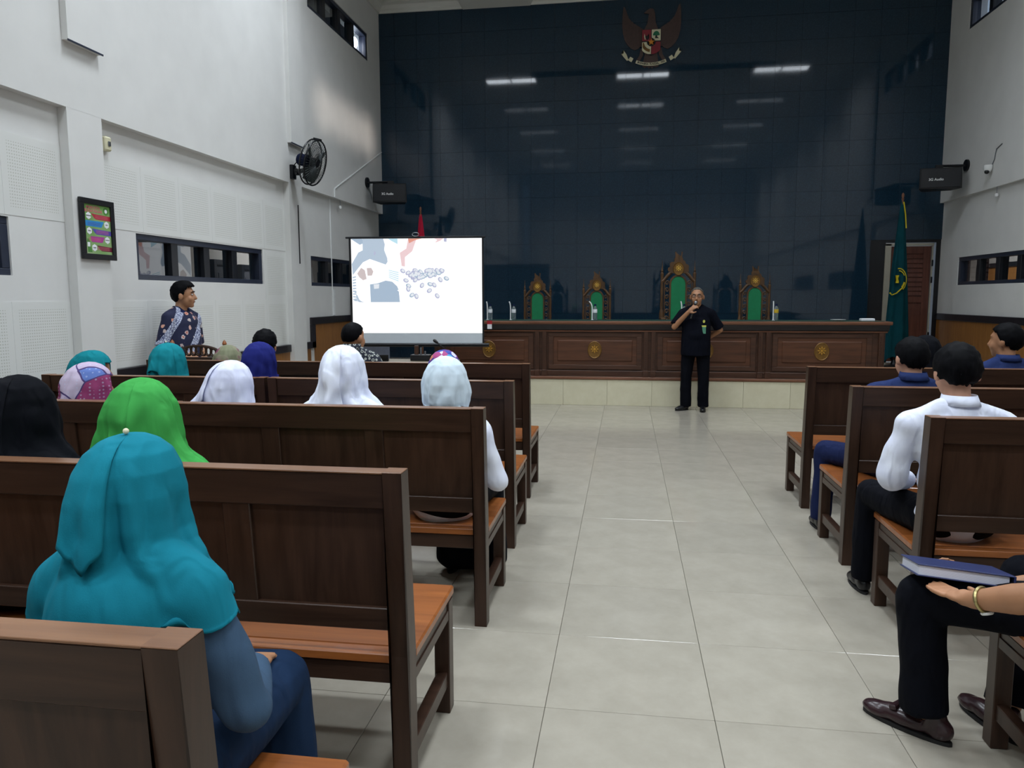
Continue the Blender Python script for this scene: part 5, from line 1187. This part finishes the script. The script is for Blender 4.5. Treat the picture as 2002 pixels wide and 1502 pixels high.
# the speaker at the front
arR = (V((.175, 0, 1.265)), V((.275, .07, 1.09)), V((.092, .185, 1.285)), V((-.55, .15, .55)), V((.5, .75, .35)), .62, 1)
arL = (V((-.175, 0, 1.265)), V((-.295, -.07, 1.05)), V((-.13, -.185, .93)), V((.9, -.2, -.25)), V((0, -1, 0)), .4, 1)
SPK, MhS, shS = standing('man in a dark navy shirt speaking into a microphone in front of the desk', (.905, 10.03, 0), PI-.14, 1.60, [arR, arL], [(V((.115, 0, 0)), V((.235, .13, 0))), (V((-.105, -.02, 0)), V((-.115, .19, 0)))], 'speaker_navy', 'trousers', 'hair_grey', skin='skin_tan', belly=.03, sw=.182, hair_kw=dict(puff=.006, spiky=.002, line=[(-1.01, -.58), (-.45, -.45), (-.15, -.12), (.05, .02), (.3, .42), (.6, .72), (1.01, .9)]))
GL = bpy.data.objects.new('eyeglasses', None)
b = B_()
for s in (-1, 1):
    pts = [MhS @ V((s*.034+.026*math.cos(a), .104-.02*abs(math.cos(a)*.5+.5*s*0), .001+.019*math.sin(a))) for a in [2*PI*q/16 for q in range(17)]]; tube(b, pts, .0022, 5, cap=False)
    tube(b, [MhS @ V((s*.060, .096, .006)), MhS @ V((s*.079, .04, .006)), MhS @ V((s*.081, -.01, .0))], .0022, 5)
tube(b, [MhS @ V((-.009, .108, .004)), MhS @ V((.009, .108, .004))], .0022, 5)
bpy.data.objects.remove(GL); obj('eyeglasses', b, G['black_metal'], SPK)
b = B_(); box(b, -.125, -.075, .125, .130, 1.01, 1.095); bmesh.ops.transform(b, matrix=Matrix.Translation((.0, .022, 0)), verts=b.verts); bd = obj('name_badge', b, G['badge_green'], shS)
b = B_(); box(b, -.128, -.072, .140, .152, 1.095, 1.115); obj('badge_clip', b, G['badge_yellow'], bd)
b = B_(); prism(b, [(-.098+.015*math.cos(2*PI*k/10), 1.165+.02*math.sin(2*PI*k/10)) for k in range(10)], .11, .138); obj('lapel_pin', b, G['badge_yellow'], shS)
for k in range(4):
    b = B_(); lathe(b, [(0, 0), (.007, 0), (.007, .004), (0, .004)], 8); bmesh.ops.transform(b, matrix=Matrix.Translation((0, .135+.012*min(k, 2), 1.16-.10*k)) @ Matrix.Rotation(-PI/2, 4, 'X'), verts=b.verts); obj('button', b, G['black_plastic'], shS)
# microphone in his hand
mt = thing('handheld_microphone', 'grey-headed black microphone held to the speaking man\'s mouth', 'microphone', SPK.location, SPK.rotation_euler.z)
m0, m1 = V((.062, .205, 1.20)), V((.012, .172, 1.385)); dm = (m1-m0).normalized()
b = B_(); tube(b, [m0, m1], [.013, .017], 12); obj('microphone_handle', b, G['black_plastic'], mt, smooth=True)
b = B_(); ell(b, m1+dm*.018, (.024, .024, .026), None, 2); obj('microphone_grille', b, G['steel'], mt, smooth=True)
# the man leaning on the left wall
aR = (V((.20, 0, 1.28)), V((.265, -.03, 1.03)), V((.15, .13, .93)), V((-.8, .5, -.2)), V((0, 1, .2)), .4, -1)
aL = (V((-.20, 0, 1.28)), V((-.265, -.03, 1.03)), V((-.15, .13, .93)), V((.8, .5, -.2)), V((0, 1, .2)), .4, 1)
standing('man in a navy floral batik shirt standing against the left wall', (-4.14, 6.60, 0), math.radians(-92), 1.625, [aR, aL], [(V((.11, .0, 0)), V((.14, .20, 0))), (V((-.11, 0, 0)), V((-.14, .20, 0)))], 'batik_navy', 'trousers', 'hair_black', skin='skin', head_yaw=.42, vox=.007, hair_kw=dict(puff=.011, spiky=.005, top=.010, quiff=.03, line=[(-1.01, -.86), (-.5, -.76), (-.3, -.6), (-.15, -.2), (0, -.12), (.18, -.25), (.28, .1), (.48, .46), (1.01, .55)]), sw=.222, sleeve=.98)
# ------------------------------------------------------------------ the man with the book, right foreground
t = thing('person', 'man in dark navy holding a thick book on his knee, right foreground', 'person', (1.5, 2.30, 0))
O = V((1.5, 2.30, 0)); q_ = lambda x, y, z: V((x, y, z))-O
pel, chest, hc = q_(1.52, 2.31, .535), q_(1.50, 2.27, .88), q_(1.49, 2.31, 1.20)
shL, elL, wrL = q_(1.31, 2.21, 1.0), q_(1.155, 2.16, .665), q_(1.035, 2.345, .578)
shR, elR, wrR = q_(1.69, 2.27, 1.0), q_(1.60, 2.56, .62), q_(1.12, 2.74, .435)
hpL, knL, anL = q_(1.43, 2.36, .525), q_(.985, 2.60, .485), q_(1.015, 2.585, .10)
hpR, knR, anR = q_(1.58, 2.40, .525), q_(1.40, 2.80, .505), q_(1.30, 2.64, .10)
Mh = head_matrix(hc, .3)
def torso2(b, g):
    ell(b, pel, (.16+g, .13+g, .11+g)); ell(b, (pel+chest)/2, (.15+g, .13+g, .2+g)); ell(b, chest, (.165+g, .12+g, .16+g)); caps(b, shL.lerp(shR, .08), shL.lerp(shR, .92), .05+g, .05+g)
b = B_(); torso2(b, 0); caps(b, chest+V((0, 0, .12)), hc+V((0, -.02, -.05)), .06, .052); headprims(b, Mh)
chain(b, [shL, elL, elL.lerp(wrL, .45), wrL], [.048, .046, .044, .027], 14); chain(b, [shR, elR, wrR], [.048, .042, .028])
hand(b, wrL, q_(.985, 2.47, .560)-wrL, V((.1, .0, -1)), -.12 if False else .10, -1, 1.0)
hand(b, wrR, V((-.12, -.12, 1)), V((.1, 1, .1)), .12, 1, .95)
chain(b, [hpL, knL, anL], [.08, .058, .04]); chain(b, [hpR, knR, anR], [.08, .058, .04])
obj('body', voxelise('body', b, .006, 3), G['skin_tan'], t)
b = B_(); torso2(b, .014); caps(b, shL, shL.lerp(elL, .86), .064, .066, 14, (1, 0)); caps(b, shR, shR.lerp(elR, .8), .064, .066, 14, (1, 0)); obj('shirt', voxelise('shirt', b, .010, 4, disp=folds(.004, 26, 2)), G['navy_dark'], t)
b = B_(); ell(b, pel, (.175, .145, .1)); chain(b, [hpL, knL, knL.lerp(anL, .5), anL+V((0, 0, -.01))], [.098, .076, .072, .078], 16, (1, 0)); chain(b, [hpR, knR, anR], [.098, .074, .074], 14, (1, 0)); obj('trousers', voxelise('trousers', b, .009, 4, disp=folds(.004, 26, 6)), G['trousers'], t)
shoe(t, q_(1.085, 2.525, 0), q_(.868, 2.735, 0), 'shoe_brown'); shoe(t, q_(1.31, 2.56, 0), q_(1.235, 2.83, 0), 'shoe_brown')
b = B_(); box(b, -.035, .035, -.012, .012, 0, .02, .004); bmesh.ops.transform(b, matrix=Matrix.Translation(q_(.955, 2.65, .058)) @ Matrix.Rotation(math.radians(42), 4, 'Z') @ Matrix.Rotation(-.25, 4, 'X'), verts=b.verts); obj('shoe_strap', b, G['shoe_brown'], t)
hair(t, Mh, 'hair_black')
# watch
dw = (elL-wrL).normalized(); u, v = frame_of(dw); c0 = wrL+dw*.035
b = B_(); tube(b, [c0+(u*math.cos(2*PI*k/24)+v*math.sin(2*PI*k/24))*.0345 for k in range(25)], .0055, 6, cap=False); plain('watch_gold', '#a79a6a', .3, .1, metal=.8); wo = obj('wristwatch', b, G['watch_gold'], t, smooth=True)
b = B_(); lathe(b, [(0, 0), (.017, 0), (.018, .004), (.015, .008), (0, .008)], 18); fx = -(V((0, 0, 1)) - dw*dw.z).normalized(); bmesh.ops.transform(b, matrix=Matrix.Translation(c0+fx*.035) @ fx.to_track_quat('Z', 'Y').to_matrix().to_4x4(), verts=b.verts); obj('watch_face', b, G['white_plastic'], wo)
# the book
bk = thing('thick_book', 'thick book with navy cover on the knee of the man at right', 'book', (1.078, 2.575, .566), math.radians(-5))
bk.rotation_euler = (math.radians(-10), math.radians(4), math.radians(-5))
plain('book_cover', '#26305c', .4, .08); t2 = NT('pages'); wv = t2.n('ShaderNodeTexWave', ins={'Scale': 160.0, 'Distortion': .4}); wv.bands_direction = 'Z'; t2.l(t2.coord(), wv.inputs['Vector']); MATS['pages'] = t2.set(color=t2.ramp(wv.outputs[0], [(.2, lin('#b9bccd')), (.8, lin('#dcdeea'))]), rough=.8)
b = B_(); box(b, -.14, .14, -.098, .098, .0, .004, .001); obj('back_cover', b, G['book_cover'], bk)
b = B_(); box(b, -.14, .14, -.098, .098, .034, .038, .001); obj('front_cover', b, G['book_cover'], bk)
b = B_(); box(b, .136, .142, -.098, .098, .0, .038, .001); obj('spine', b, G['book_cover'], bk)
b = B_(); box(b, -.134, .125, -.092, .092, .004, .034); obj('page_block', b, G['pages'], bk)

bpy.data.scenes.remove(TMP)
